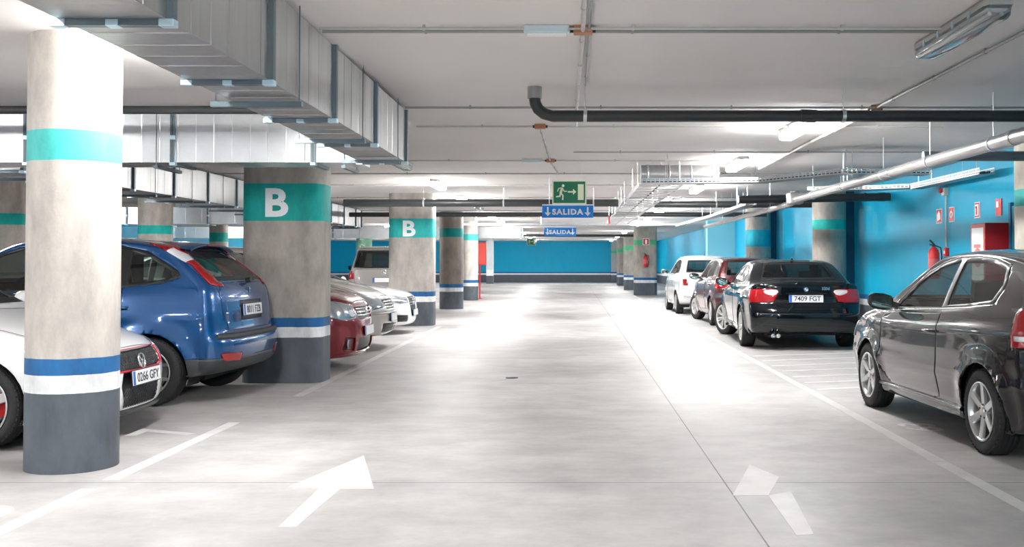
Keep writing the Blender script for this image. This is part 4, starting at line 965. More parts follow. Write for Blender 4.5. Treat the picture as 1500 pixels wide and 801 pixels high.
def floor_mat():
    m = bpy.data.materials.new('polished_concrete'); m.use_nodes = True; nt = m.node_tree; N = nt.nodes; L = nt.links; b = N['Principled BSDF']
    g = N.new('ShaderNodeNewGeometry')
    def noise(scale, st, det=6, rg=.6):
        mp = N.new('ShaderNodeMapping'); mp.inputs['Scale'].default_value = st; L.new(g.outputs['Position'], mp.inputs[0])
        t = N.new('ShaderNodeTexNoise'); t.inputs['Scale'].default_value = scale; t.inputs['Detail'].default_value = det; t.inputs['Roughness'].default_value = rg; L.new(mp.outputs[0], t.inputs['Vector']); return t
    a = noise(.55, (1, .6, 1), 8, .62); c = noise(2.4, (.8, 1.1, 1), 8, .62); d = noise(14, (1, 1, 1), 5, .6)
    def mul(x, lo, hi, a0=.3, a1=.7):
        r = N.new('ShaderNodeMapRange'); r.inputs[1].default_value = a0; r.inputs[2].default_value = a1; r.inputs[3].default_value = lo; r.inputs[4].default_value = hi; L.new(x.outputs['Fac'], r.inputs[0]); return r
    m1 = mul(a, .62, 1.25, .3, .7); m2 = mul(c, .76, 1.18, .25, .75); m3 = mul(d, .96, 1.03)
    p = N.new('ShaderNodeMath'); p.operation = 'MULTIPLY'; L.new(m1.outputs[0], p.inputs[0]); L.new(m2.outputs[0], p.inputs[1])
    q = N.new('ShaderNodeMath'); q.operation = 'MULTIPLY'; L.new(p.outputs[0], q.inputs[0]); L.new(m3.outputs[0], q.inputs[1])
    v = N.new('ShaderNodeVectorMath'); v.operation = 'SCALE'; v.inputs[0].default_value = (.41, .394, .388); L.new(q.outputs[0], v.inputs['Scale'])
    # saw-cut joints of the slab
    sp = N.new('ShaderNodeSeparateXYZ'); L.new(g.outputs['Position'], sp.inputs[0])
    def line(idx, at, wd):
        s = N.new('ShaderNodeMath'); s.operation = 'SUBTRACT'; L.new(sp.outputs[idx], s.inputs[0]); s.inputs[1].default_value = at
        ab = N.new('ShaderNodeMath'); ab.operation = 'ABSOLUTE'; L.new(s.outputs[0], ab.inputs[0])
        lt = N.new('ShaderNodeMath'); lt.operation = 'LESS_THAN'; L.new(ab.outputs[0], lt.inputs[0]); lt.inputs[1].default_value = wd; return lt
    ls = [line(0, .93, .0045), line(1, 6.33, .004), line(1, 14.6, .006), line(1, 23.0, .006)]
    acc = ls[0]
    for l in ls[1:]:
        mx = N.new('ShaderNodeMath'); mx.operation = 'MAXIMUM'; L.new(acc.outputs[0], mx.inputs[0]); L.new(l.outputs[0], mx.inputs[1]); acc = mx
    mix = N.new('ShaderNodeMix'); mix.data_type = 'RGBA'; L.new(acc.outputs[0], mix.inputs[0]); L.new(v.outputs[0], mix.inputs[6]); mix.inputs[7].default_value = (.05, .05, .05, 1)
    L.new(mix.outputs[2], b.inputs['Base Color'])
    ro = mul(a, .42, .60, .25, .75); L.new(ro.outputs[0], b.inputs['Roughness'])
    b.inputs['Specular IOR Level'].default_value = .42
    bp = N.new('ShaderNodeBump'); bp.inputs['Strength'].default_value = .03; bp.inputs['Distance'].default_value = .01; L.new(c.outputs['Fac'], bp.inputs['Height']); L.new(bp.outputs[0], b.inputs['Normal'])
    MATS['floor'] = m
    return m
mat('ceiling_paint', (.80, .765, .75), .85, noise=.05, nscale=.7, bump=.1, bscale=30)
galv = mat('galvanised', (.40, .40, .40), .38, metal=.85, noise=.10, nscale=3, stretch=(5, 5, .6))
galv_b = mat('galvanised_bright', (.72, .74, .76), .3, metal=.85, noise=.08, nscale=5)
strut = mat('strut_steel', (.16, .2, .23), .4, metal=.7); bracket = mat('bracket_zinc', (.55, .72, .82), .35, metal=.6)
blackpipe = mat('black_pipe', (.03, .034, .036), .42); rubber = mat('rubber', (.02, .02, .02), .7)
conduit_m = mat('conduit_grey', (.33, .34, .33), .5); conduit_l = mat('conduit_light', (.55, .54, .5), .5); copperbox = mat('junction_orange', (.42, .17, .09), .5)
silver = mat('silver_pipe', (.5, .49, .49), .33, metal=.75, noise=.08, nscale=8); lampgrey = mat('lamp_housing', (.42, .42, .4), .45)
green_s = mat('sign_green', (.008, .17, .085), .4); cream = mat('sign_cream', (.80, .85, .62), .5); blue_s = mat('sign_blue', (.003, .25, .8), .6); white_s = mat('sign_white', (.9, .92, .93), .4)
red_s = mat('fire_red', (.62, .02, .02), .35); red_d = mat('cabinet_red', (.42, .012, .018), .4); white_p = mat('floor_white', (.66, .64, .63), .45, noise=.12, nscale=5, bump=.1, bscale=40)
white_f = mat('floor_white_faded', (.56, .545, .535), .4, noise=.1, nscale=4)
lit = mat('lit_diffuser', (1.0, .99, .97), .5, emit=LAMP)
lit_s = mat('tube_unlit', (.7, .7, .68), .4)
pale = mat('pale_blue_paint', (.25, .62, .72), .5); dark_blue = mat('shade_and_frame_blue', (.008, .11, .2), .5); door_teal = mat('door_teal', (.004, .17, .27), .45)
glass_mat('diffuser_clear', (.86, .88, .88), .12)

def struct(o): o['kind'] = 'structure'; return o
def boxobj(name, m, *b, parent=None, bevel=0): mb = MB(); mb.box(*b); return mb.build(name, m, parent, bevel)

XL, Y0, Y1 = -17.0, -9.0, 71.0
struct(boxobj('floor', floor_mat(), XL-.3, XW+.3, Y0-.3, Y1+.3, -.2, 0))
struct(boxobj('ceiling', M_('ceiling_paint'), XL-.3, XW+.3, Y0-.3, Y1+.3, H, H+.25))
struct(boxobj('wall_right', wall_m, XW, XW+.25, Y0, Y1, 0, H)); struct(boxobj('wall_left', wall_m, XL-.25, XL, Y0, Y1, 0, H))
struct(boxobj('wall_far', wall_m, XL, XW, Y1, Y1+.25, 0, H)); struct(boxobj('wall_behind', wall_m, XL, XW, Y0-.25, Y0, 0, H))
# piers behind the right wall's columns; dark blue paints in their shaded faces
for i, y in enumerate((20.95, 29.0)): struct(boxobj('trim_%d' % (i+1), dark_blue, XW-.32, XW, y, y+.45, 0, H))
struct(boxobj('trim_3', pale, 4.77, XW, 36.4, 36.9, 0, H))
struct(boxobj('trim_4', band_mat('pier_white', [(0, GREY), (.52, WHITE), (.9, (.6, .66, .68, 1))]), -5.62, -5.18, 66, 66.5, 0, H))
struct(boxobj('trim_5', band_mat('pier_grey', [(0, GREY), (.507, WHITE), (.62, BLUE), (.73, (.4, .42, .42, 1)), (2.0, GREEN), (2.2, (.4, .42, .42, 1))]), 2.6, 3.2, 70.5, 71, 0, H))
d = boxobj('door_1', door_teal, XW-.03, XW+.02, 12.35, 13.36, 0, 2.09); struct(d)
boxobj('door_frame', dark_blue, XW-.045, XW-.0, 13.36, 13.42, 0, 2.14, parent=d)

# ------------------------------------------------------------------ columns
def column(label, m, rect=None, circ=None, letter=None, group=None):
    """rect: x0, x1, y0, y1, corner radius ; circ: cx, cy, r"""
    b = MB()
    if circ:
        cx, cy, r = circ; ring = [(cx+r*math.cos(2*PI*k/48), cy+r*math.sin(2*PI*k/48)) for k in range(48)]
    else:
        x0, x1, y0, y1, r = rect; ring = []
        for (qx, qy, a0) in ((x1-r, y1-r, 0), (x0+r, y1-r, PI/2), (x0+r, y0+r, PI), (x1-r, y0+r, 1.5*PI)):
            ring += [(qx+r*math.cos(a0+PI/2*k/10), qy+r*math.sin(a0+PI/2*k/10)) for k in range(11)]
    n = len(ring); zs_ = (0, H)
    b.add([(x, y, z) for z in zs_ for x, y in ring], [(i, (i+1) % n, n+(i+1) % n, n+i) for i in range(n)], True)
    b.add([(x, y, 0) for x, y in ring], [tuple(range(n))[::-1]], False); b.add([(x, y, H) for x, y in ring], [tuple(range(n))], False)
    o = b.build('concrete_column', m); tag(o, label, 'column', group)
    if letter:
        lx, ly, lz, size = letter
        mt = text_mesh('letter', 'B', size*1.37, white_s, o, bold=size*.045, depth=.004, M=Matrix.Translation((lx, ly-.002, lz)) @ Matrix.Rotation(PI/2, 4, 'X'), sx=1.12)
        mt['label'] = 'white capital letter B painted on the teal band'
    return o
column('nearest round concrete column with a teal band coloured pale for lamp light, beside the white sporty hatchback', col_mat('column_paint_near', 2.0, 2.21, PTEAL, (.52, .48, .44, 1)), circ=(-3.335, 6.84, .288))  # lamp wash put into the paler teal and concrete
B1Y = 11.52
column('wide concrete column with a large letter B, between the blue hatchback and the red one', col_mat('column_paint_b', 1.815, 2.24), rect=(-3.76, -2.84, B1Y, B1Y+.6, .16), letter=(-3.34, B1Y, 2.03, .315))
column('second concrete column with letter B, just beyond the white coupe', col_mat('column_paint_c', 1.89, 2.30, (.03, .45, .43, 1), (.5, .465, .43, 1)), rect=(-3.99, -3.02, 22, 22.6, .16), letter=(-3.53, 22, 2.09, .335))
column('round brownish concrete column with a dark teal band, right after the second letter B column', col_mat('column_paint_d', 2.1, 2.36, (.0, .22, .2, 1), (.25, .21, .18, 1)), circ=(-3.59, 30.15, .35))
column('column coloured pale as if brightly lit, beside the red hose cabinet on its post', col_mat('column_paint_e', 2.16, 2.38, PTEAL, (.6, .56, .52, 1)), circ=(-3.72, 37.1, .27))  # bright light put into the lightened concrete and band colours
column('wide concrete column with a fire extinguisher hung on it, at the far right of the lane', col_mat('column_paint_f', 2.1, 2.31, GREEN), rect=(2.55, 3.52, 43, 43.6, .16))
column('first concrete column behind the one with the extinguisher', col_mat('column_paint_g', 1.97, 2.19, GREEN, (.36, .33, .3, 1)), rect=(2.52, 3.4, 51, 51.6, .16))
column('second concrete column behind the one with the extinguisher', MATS['column_paint_g'], rect=(2.6, 3.4, 61, 61.6, .16))
column('column against the blue right wall with a bright teal band, between black saloon and graphite hatchback', col_mat('column_paint_h', 2.0, 2.21, (.02, .48, .42, 1)), circ=(5.12, 20.5, .33))
column('column against the right wall with a broad cyan band, above the roof of the black saloon', col_mat('column_paint_i', 1.8, 2.26, (.012, .42, .55, 1)), circ=(5.16, 28.6, .35))
column('cream column cut by the right edge of the photo, beside the teal door', col_mat('column_paint_j', 2.0, 2.21, PTEAL, (.68, .62, .54, 1)), circ=(5.53, 12.0, .33))
column('far left round column with a teal band, at the left edge behind the blue hatchback', col_mat('column_paint_k', 2.0, 2.21), circ=(-9.95, 18, .36))
column('stout round column with teal band seen over the roof of the blue hatchback', MATS['column_paint_k'], circ=(-9.68, 23.7, .38))
column('slim column with teal band next to the first letter B column, far back on the left', col_mat('column_paint_l', 1.95, 2.2), circ=(-10.15, 29.3, .26))
column('pale column with a light green band behind the grey off-roader', col_mat('column_paint_m', 1.95, 2.5, (.35, .72, .5, 1), (.6, .57, .5, 1)), circ=(-9.2, 45, .34))

# ------------------------------------------------------------------ painted marks on the floor (thin paint)
def fpt(px, py): y = F*HC/(py-CY); return ((px-CX)/F*y, y)
def paint(name, polys, m, label, cat, z=.0012):
    b = MB()
    for p in polys: b.prism(p, 0, z)
    o = b.build(name, m); return tag(o, label, cat)
paint('lane_line', [[(-2.93, 3.2), (-2.83, 3.2), (-2.84, 6.15), (-2.94, 6.15)], [(-2.93, 6.4), (-2.83, 6.4), (-2.82, 8.7), (-2.92, 8.7)]], white_p, 'white lane edge line passing in front of the nearest column', 'floor line')
paint('lane_line', [[(-2.84, 10.4), (-2.74, 10.4), (-2.8, 21.8), (-2.9, 21.8)]], white_f, 'white lane edge line running past the red, silver and white car fronts', 'floor line')
rl = MB()
for (a, b_) in ((4.2, 7.0), (7.02, 13), (13, 42)): rl.prism([(2.44, a), (2.54, a), (2.54, b_), (2.44, b_)], 0, .0012)
tag(rl.build('lane_line', white_f), 'long white lane edge line beside the cars parked on the right', 'floor line')
hs = [(x0, y) for x0, y in ((2.6, 10.9), (2.6, 11.5), (2.6, 12.1), (2.6, 12.75), (2.6, 13.4), (2.6, 14.1), (2.6, 14.8))]
for k, (x0, y) in enumerate(hs):
    paint('hatching_stripe', [[(2.6, y), (5.2, y+.9), (5.2, y+1.02), (2.6, y+.12)]], white_f,
          ('nearest', 'second nearest', 'third nearest', 'middle', 'third farthest', 'second farthest', 'farthest')[k]+' white hatching stripe on the floor between black saloon and graphite hatchback', 'floor stripe')['group'] = 'hatching stripes between the parked cars'
paint('floor_arrow', [[fpt(*p) for p in ((534, 666), (425, 711), (470, 713), (411, 769), (436, 769), (500, 714), (549, 714))][::-1]], white_p, 'white arrow painted on the floor, left of the centre joint', 'floor arrow')
paint('floor_arrow', [[fpt(*p) for p in ((1097, 679), (1140, 697), (1124, 724), (1072, 724))][::-1], [fpt(*p) for p in ((1124, 724), (1157, 718), (1190, 780), (1165, 782))][::-1]], mat('floor_worn', (.47, .455, .445), .45, noise=.15, nscale=4), 'worn faded arrow painted on the floor right of the centre joint', 'floor arrow')
def floor_number(txt, x, y, size, m, label):
    o = text_mesh('bay_number', txt, size, m, None, size*.02, .001, Matrix.Translation((x, y, .0008)) @ Matrix.Rotation(PI/2, 4, 'Z'))
    return tag(o, label, 'floor number')
floor_number('73', -3.35, 5.35, .85, white_f, 'large faded bay number 73 on the floor in front of the nearest column')
floor_number('7', -3.25, 8.2, .7, white_f, 'worn bay digit on the floor under the nose of the white sporty hatchback')
floor_number('63', 2.85, 8.45, .42, white_f, 'worn bay number on the floor beside the graphite hatchback')
b = MB(); b.lathe([(0, .006), (.07, .006), (.075, 0)], 20, 'z', (-.72, 12.05, 0))
for k in range(5): b.box(-.79+k*.03, -.775+k*.03, 12.0, 12.1, .005, .009)
tag(b.build('floor_drain', blackpipe), 'small dark round drain in the middle of the lane', 'drain')

# ------------------------------------------------------------------ lamps under the ceiling
def lamp(x, y, on, label, along='y', ln=1.27, group=None, dz=0.0):
    r = empty('fluorescent_lamp', (x, y, H-dz), 0 if along == 'y' else PI/2); tag(r, label, 'ceiling lamp', group)
    h = ln/2
    b = MB()
    sec = [(-.07, 0), (.07, 0), (.085, -.02), (.085, -.05), (-.085, -.05), (-.085, -.02)]
    vs = []
    for (yy, k) in ((-h, .8), (-h+.05, 1), (h-.05, 1), (h, .8)): vs += [(a*k, yy, c) for a, c in sec]
    n = 6; b.add(vs, [(i*n+j, i*n+(j+1) % n, (i+1)*n+(j+1) % n, (i+1)*n+j) for i in range(3) for j in range(n)]); b.add(vs[:n], [tuple(range(n))]); b.add(vs[-n:], [tuple(range(n))])
    b.build('housing', lampgrey, r, .004)
    b = MB(); sec = [(-.082, -.05)]+[(-.082+.03*(1-math.cos(a)), -.075-.045*math.sin(a)) for a in [PI/2*k/4 for k in range(5)]]+[(.082-.03*(1-math.cos(a)), -.075-.045*math.sin(a)) for a in [PI/2*(4-k)/4 for k in range(5)]]+[(.082, -.05)]
    n = len(sec); vs = []
    for (yy, k, q) in ((-h+.01, .75, .6), (-h+.05, .95, .95), (-h+.08, 1, 1), (h-.08, 1, 1), (h-.05, .95, .95), (h-.01, .75, .6)): vs += [(a*k, yy, -.05+(c+.05)*q) for a, c in sec]
    b.add(vs, [(i*n+j, i*n+(j+1) % n, (i+1)*n+(j+1) % n, (i+1)*n+j) for i in range(5) for j in range(n)], True); b.add(vs[:n], [tuple(range(n))]); b.add(vs[-n:], [tuple(range(n))])
    b.build('diffuser', lit if on else M_('diffuser_clear'), r)
    if not on:
        for sx in (-.035, .035):
            b = MB(); b.bar((sx, -h+.08, -.085), (sx, h-.08, -.085), .013, 10); b.build('tube', lit_s, r)
        b = MB(); b.box(-.06, .06, -h+.06, h-.06, -.062, -.055); b.build('reflector', white_s, r)
    if y < 16 and abs(x) < 3:
        for yy in (-h*.6, -h*.2, h*.2, h*.6):
            for sx in (-1, 1): b = MB(); b.box(sx*.086-.004, sx*.086+.004, yy-.015, yy+.015, -.07, -.03); b.build('clip', bracket if not on else lampgrey, r)
    return r
GL = 'ceiling lamps in the row over the right edge of the lane'
lamp(2.4, 6.35, False, 'large unlit fluorescent lamp at the top right corner of the view', group=GL)
for y, w in ((10.95, 'lit fluorescent lamp just beyond the long black drain pipe, right of the lane'), (15.0, 'lit fluorescent lamp over the cable tray bend, second glowing one on the right'), (19.9, 'third glowing fluorescent lamp along the right side of the lane'),
             (24.3, 'fourth glowing fluorescent lamp along the right side of the lane'), (28.7, 'fifth glowing fluorescent lamp along the right side of the lane'), (33.1, 'sixth glowing fluorescent lamp along the right side of the lane'),
             (37.5, 'seventh glowing fluorescent lamp along the right side of the lane'), (48, 'added glowing lamp beside the second of the right-hand columns'), (56, 'added glowing lamp, second farthest on the right'), (65, 'added glowing lamp, farthest on the right, before the far wall')):  # last lamps of this row added to brighten the far wall
    lamp(2.4, y, True, w, group=GL)
GL = 'ceiling lamps in the row over the left edge of the lane'
lamp(-2.62, 6.75, True, 'lit fluorescent lamp hidden between the nearest column and the big duct', group=GL)
lamp(-2.5, 2.6, True, 'lit fluorescent lamp over the left lane edge, nearest to the viewer', group=GL)
lamp(2.4, 1.6, True, 'lit fluorescent lamp over the right lane edge, nearest to the viewer', group=GL)
lamp(-2.5, 14.8, False, 'unlit fluorescent lamp just behind the end of the big duct', group=GL)
for y, w in ((18.9, 'lit fluorescent lamp above the second letter B column'), (31.2, 'lit fluorescent lamp above the column by the hose cabinet'), (23.1, 'lit fluorescent lamp in the left row, just before the brownish column'), (35.3, 'lit fluorescent lamp in the left row just before the far transverse duct'), (43, 'lit fluorescent lamp in the left row just beyond the far transverse duct'), (51, 'added lit lamp, third farthest in the left row'), (59, 'added lit lamp, second farthest in the left row'), (66, 'added lit lamp, farthest in the left row, close to the far wall')):  # farthest lamps here are additions that light the dark far end
    lamp(-2.5, y, True, w, group=GL)
lamp(-2.5, 27.1, False, 'unlit fluorescent lamp over the round brownish column', group=GL)
GL = 'ceiling lamps over the left parking rows'
for (x, y, w) in ((-7.6, 5.0, 'lit lamp over the white sporty hatchback'), (-7.6, 12.6, 'lit lamp over the roof of the blue hatchback'), (-7.6, 21, 'lit lamp left of the second duct'), (-7.6, 31, 'lit lamp in the left parking area seen beside the letter B column'),
                  (-7.2, 40, 'lit lamp behind the grey off-roader'), (-7.2, 54, 'small lit lamp far behind the grey off-roader'), (-13, 9, 'lit lamp at the far left, nearest of its row'), (-13, 21, 'lit lamp at the far left, beside the left edge column'), (-13.6, 36, 'small glowing lamp seen over the stout far-left column'), (-13, 52, 'lit lamp deep in the left parking area'), (-7.6, 64, 'lit lamp added near the far wall behind the left parking rows'), (-13, 64, 'lit lamp added in the far left corner')):  # the pair by the far wall is added to lift its brightness
    lamp(x, y, True, w, group=GL)
for k, (x, y) in enumerate(((2.4, -2.5), (-2.5, -2), (2.4, -6), (-2.5, -6), (-7.6, -2), (0, -4), (-12, 1))): lamp(x, y, True, 'unseen fill lamp added behind the viewer', group='unseen fill lamps added behind the viewer')  # fill lamps added out of view behind the camera

# ------------------------------------------------------------------ ducts
def folded(b, p0, p1, up, out, h, step, amp=.0016, seed=0):
    """a sheet-metal side made of flat panels separated by small folds: from p0 to p1, height h along up, folds towards out"""
    p0, p1, up, out = map(Vector, (p0, p1, up, out)); d = p1-p0; L_ = d.length; d.normalize()
    rnd = random.Random(seed); n = max(1, round(L_/step)); s = L_/n
    for k in range(n):
        a = p0+d*(k*s); c = p0+d*((k+1)*s); t0 = out*(rnd.uniform(-1, 1)*amp); t1 = out*(rnd.uniform(-1, 1)*amp)
        b.add([a+t0, c-d*.008+t1, c-d*.008+t1+up*h, a+t0+up*h], [(0, 1, 2, 3)], False)
        b.add([c-d*.008+t1, c-d*.004+out*.002, c-d*.004+out*.002+up*h, c-d*.008+t1+up*h], [(0, 1, 2, 3)], False)
        b.add([c-d*.004+out*.002, c, c+up*h, c-d*.004+out*.002+up*h], [(0, 1, 2, 3)], False)
def duct(label, x0, x1, y0, y1, z0, z1, axis, fl, hang, step=.24, m=None, seed=1, amp=.0016):
    m = m or galv
    cx, cy = (x0+x1)/2, (y0+y1)/2
    root = empty('air_duct', (cx, cy, z0)); tag(root, label, 'air duct')
    T = Matrix.Translation((-cx, -cy, -z0))
    b = MB()
    if axis == 'y':
        folded(b, (x0, y0, z0), (x0, y1, z0), (0, 0, 1), (-1, 0, 0), z1-z0, step, amp, seed); folded(b, (x1, y0, z0), (x1, y1, z0), (0, 0, 1), (1, 0, 0), z1-z0, step, amp, seed+1)
        folded(b, (x0, y0, z0), (x0, y1, z0), (1, 0, 0), (0, 0, -1), x1-x0, step, amp, seed+2); folded(b, (x0, y0, z1), (x0, y1, z1), (1, 0, 0), (0, 0, 1), x1-x0, step*2, amp, seed+3)
        b.add([(x0, y0, z0), (x1, y0, z0), (x1, y0, z1), (x0, y0, z1)], [(0, 1, 2, 3)]); b.add([(x0, y1, z0), (x1, y1, z0), (x1, y1, z1), (x0, y1, z1)], [(0, 1, 2, 3)])
    else:
        folded(b, (x0, y0, z0), (x1, y0, z0), (0, 0, 1), (0, -1, 0), z1-z0, step, amp, seed); folded(b, (x0, y1, z0), (x1, y1, z0), (0, 0, 1), (0, 1, 0), z1-z0, step, amp, seed+1)
        folded(b, (x0, y0, z0), (x1, y0, z0), (0, 1, 0), (0, 0, -1), y1-y0, step, amp, seed+2); folded(b, (x0, y0, z1), (x1, y0, z1), (0, 1, 0), (0, 0, 1), y1-y0, step*2, amp, seed+3)
        b.add([(x0, y0, z0), (x0, y1, z0), (x0, y1, z1), (x0, y0, z1)], [(0, 1, 2, 3)]); b.add([(x1, y0, z0), (x1, y1, z0), (x1, y1, z1), (x1, y0, z1)], [(0, 1, 2, 3)])
    b.xf(T); b.build('duct_casing', m, root)
    for q in fl:
        b = MB(); e = .028; t = .022
        if axis == 'y':
            for (a0, a1, c0, c1) in ((x0-e, x0, z0-e, z1), (x1, x1+e, z0-e, z1), (x0-e, x1+e, z0-e, z0)): b.box(a0, a1, q-t, q-.002, c0, c1); b.box(a0, a1, q+.002, q+t, c0, c1)
        else:
            for (a0, a1, c0, c1) in ((y0-e, y0, z0-e, z1), (y1, y1+e, z0-e, z1), (y0-e, y1+e, z0-e, z0)): b.box(q-t, q-.002, a0, a1, c0, c1); b.box(q+.002, q+t, a0, a1, c0, c1)
        b.xf(T); fo = b.build('flange', strut, root)
        if axis == 'y':
            for sx, xx in ((-1, x0), (1, x1)):
                b = MB(); xa, xb = sorted((xx-sx*.03, xx+sx*.031)); b.box(xa, xb, q-t-.004, q+t+.004, z0-.031, z0-.001); b.xf(T); co = b.build('flange_corner', bracket, fo, .003)
            b = MB(); b.box(cx-.025, cx+.025, q-t-.005, q+t+.005, z0-.031, z0-.004); b.xf(T); b.build('flange_clamp', bracket, fo, .003)
        else:
            b = MB(); b.box(q-t-.005, q+t+.005, y0-.032, y0+.03, z0-.032, z0-.001); b.xf(T); b.build('flange_corner', bracket, fo, .003)
            b = MB(); b.box(q-t-.006, q+t+.006, y0-.032, y0-.002, (z0+z1)/2-.02, (z0+z1)/2+.02); b.xf(T); b.build('flange_clamp', bracket, fo, .003)
    for q in hang:
        b = MB()
        if axis == 'y':
            b.box(x0-.07, x1+.03, q-.02, q+.02, z0-.06, z0-.029)
            for xx in (x0-.045, x1+.012): b.bar((xx, q, z0-.06), (xx, q, H), .0045, 6)
        else:
            b.box(q-.02, q+.02, y0-.05, y1+.05, z0-.06, z0-.029)
            for yy in (y0-.03, y1+.03): b.bar((q, yy, z0-.06), (q, yy, H), .0045, 6)
        b.xf(T); b.build('hanger', strut, root)
    return root
ZD = 2.317
duct('large galvanised rectangular duct running along the ceiling at the top left', -2.04, -1.61, -6, 9.8, ZD, 2.81, 'y', [1.2, 2.65, 4.05, 5.4, 6.84, 8.27, 9.75], [2.0, 3.3, 5.95, 7.75, 9.3], m=galv)
duct('bright transverse galvanised duct crossing behind the nearest column', -12, -2.06, 9.83, 10.35, ZD, 2.79, 'x', [-9.5, -8.1, -6.7, -5.26, -3.85, -2.5], [-7.4, -4.0, -2.2], step=.175, m=galv_b, amp=.004, seed=5)
duct('second lengthwise duct behind the nearest column, over the blue hatchback', -6.55, -5.9, 10.9, 28.5, 2.34, 2.81, 'y', [10.95, 12.3, 13.7, 15.1, 16.5, 17.9, 19.3, 20.7, 22.1, 23.5, 24.9, 26.3, 27.7, 28.45], [11.6, 13, 14.4, 15.8, 17.2, 18.6, 20, 22.8, 25.6, 28])
duct('pale transverse duct far back at the left, above the slim column', -16.9, -6.7, 25.2, 25.7, 2.31, 2.72, 'x', [-15, -13, -11, -9, -7.2], [-14, -10], step=.4, m=galv_b, amp=.004)
duct('distant transverse duct above the red hose cabinet', -16.9, -1.9, 38.3, 38.8, 2.28, 2.7, 'x', [-15, -12, -9, -6, -4, -1.95], [-13, -8, -3], step=.4, m=galv_b, amp=.004)
r = empty('spiral_duct', (1.0, 15.2, 2.665)); tag(r, 'round silver spiral duct lying crosswise above the cable tray', 'air duct')
b = MB(); b.bar((0, 0, 0), (1.15, 0, .0), .14, 32)
b.build('duct_casing', galv, r)
for k in range(4): b = MB(); b.lathe([(.14, -.012), (.15, -.008), (.15, .008), (.14, .012)], 32, 'x', (.1+k*.32, 0, 0)); b.build('seam_ring', galv_b, r)
for xx in (.3, 1.0): b = MB(); b.bar((xx, 0, .14), (xx, 0, H-2.665), .005, 6); b.build('hanger', strut, r)

# ------------------------------------------------------------------ pipes
def pipe(name, label, pts, r, m, cat='pipe', hang=(), collars=(), n=20):
    p0 = Vector(pts[0]); root = empty(name, p0); tag(root, label, cat)
    b = MB(); b.tube([Vector(p)-p0 for p in pts], r, n); b.build('pipe_run', m, root)
    for h in hang:
        h = Vector(h)-p0; b = MB(); b.bar(h+Vector((0, 0, r)), (h.x, h.y, H-p0.z), .005, 6)
        d = (Vector(pts[-1])-Vector(pts[0])).normalized(); b.bar(h-d*.015, h+d*.015, r+.008, 20); b.build('pipe_hanger', galv_b, root)
    for (c, ln) in collars:
        c = Vector(c)-p0; d = (Vector(pts[-1])-Vector(pts[0])).normalized(); b = MB(); b.bar(c-d*ln/2, c+d*ln/2, r+.007, n); b.build('collar', m, root)
    return root
ZP = 2.60
el = [(-.33, 8.7, H), (-.33, 8.7, H-.09), (-.325, 8.7, ZP+.11), (-.30, 8.7, ZP+.06), (-.25, 8.7, ZP+.02), (-.18, 8.7, ZP)]
pr = pipe('drain_pipe', 'long black drain pipe with an elbow crossing the ceiling to the right', el+[(XW, 8.7, ZP)], .05, blackpipe, hang=[(.1, 8.7, ZP), (2.3, 8.7, ZP), (4.4, 8.7, ZP)], collars=[((2.0, 8.7, ZP), .13)])
b = MB(); b.bar((0, 0, -.1), (0, 0, -.0), .062, 20); b.build('elbow_socket', mat('grey_socket', (.3, .3, .29), .5), pr)
pipe('drain_pipe', 'black pipe high at the left, along the top of the bright transverse duct', [(-9, 8.75, 2.66), (-2.7, 8.75, 2.66)], .035, blackpipe)
pipe('drain_pipe', 'thick dark pipe crossing the ceiling just behind the green exit sign', [(-4.6, 20.5, 2.55), (.9, 20.5, 2.55)], .075, blackpipe, hang=[(-3, 20.5, 2.55), (-1.4, 20.5, 2.55), (.4, 20.5, 2.55)])
pipe('drain_pipe', 'dark pipe crossing above the white compact car, beyond the cable tray', [(1.7, 21.5, 2.58), (XW, 21.5, 2.58)], .07, blackpipe, hang=[(3.0, 21.5, 2.58)])
pipe('drain_pipe', 'dark pipe crossing beyond the row of hanging exit arrows', [(-5.8, 26.5, 2.6), (5, 26.5, 2.6)], .06, blackpipe)
pipe('drain_pipe', 'thin dark pipe just in front of the far blue wall', [(-3.3, 45, 2.55), (3.5, 45, 2.55)], .055, blackpipe)
pipe('drain_pipe', 'black pipe with flanged end in front of the teal banded wall column', [(3.0, 18.6, 2.5), (XW, 18.6, 2.55)], .075, blackpipe, collars=[((5.6, 18.6, 2.55), .12), ((5.3, 18.6, 2.545), .04)])
pipe('drain_pipe', 'dark grey pipe going into the right wall above the fire signs', [(3.9, 11.4, 2.54), (XW, 11.4, 2.54)], .055, mat('grey_pipe', (.09, .1, .11), .4))
sp = pipe('sprinkler_main', 'long silver pipe running along the right side below the ceiling', [(3.72, -1, 2.40), (3.70, 8, 2.40), (3.70, 17.1, 2.40)], .062, silver, hang=[(3.7, y, 2.40) for y in (3, 6.5, 9.0, 10.6, 12.2, 14, 15.8)], collars=[((3.7, y, 2.40), .1) for y in (8.6, 11.9, 16.9)])
pipe('sprinkler_main', 'narrower silver pipe continuing lower towards the far end on the right', [(3.70, 16.9, 2.38), (3.66, 17.5, 2.34), (3.6, 28, 2.34)], .05, silver, hang=[(3.65, y, 2.34) for y in (19, 22, 25)], collars=[((3.66, 17.6, 2.34), .2), ((3.6, 27.9, 2.34), .12)])
# valve assembly at the joint
r = empty('pipe_valve', (3.72, 17.1, 2.42)); tag(r, 'bright metal pipe valve at the joint of the two silver pipes', 'valve')
b = MB(); b.box(-.14, .1, -.12, .12, -.09, .1); b.build('valve_body', silver, r, .02); b = MB(); b.lathe([(0, 0), (.06, 0), (.07, .03), (0, .04)], 16, 'z', (-.02, 0, .1)); b.build('handwheel', galv_b, r)

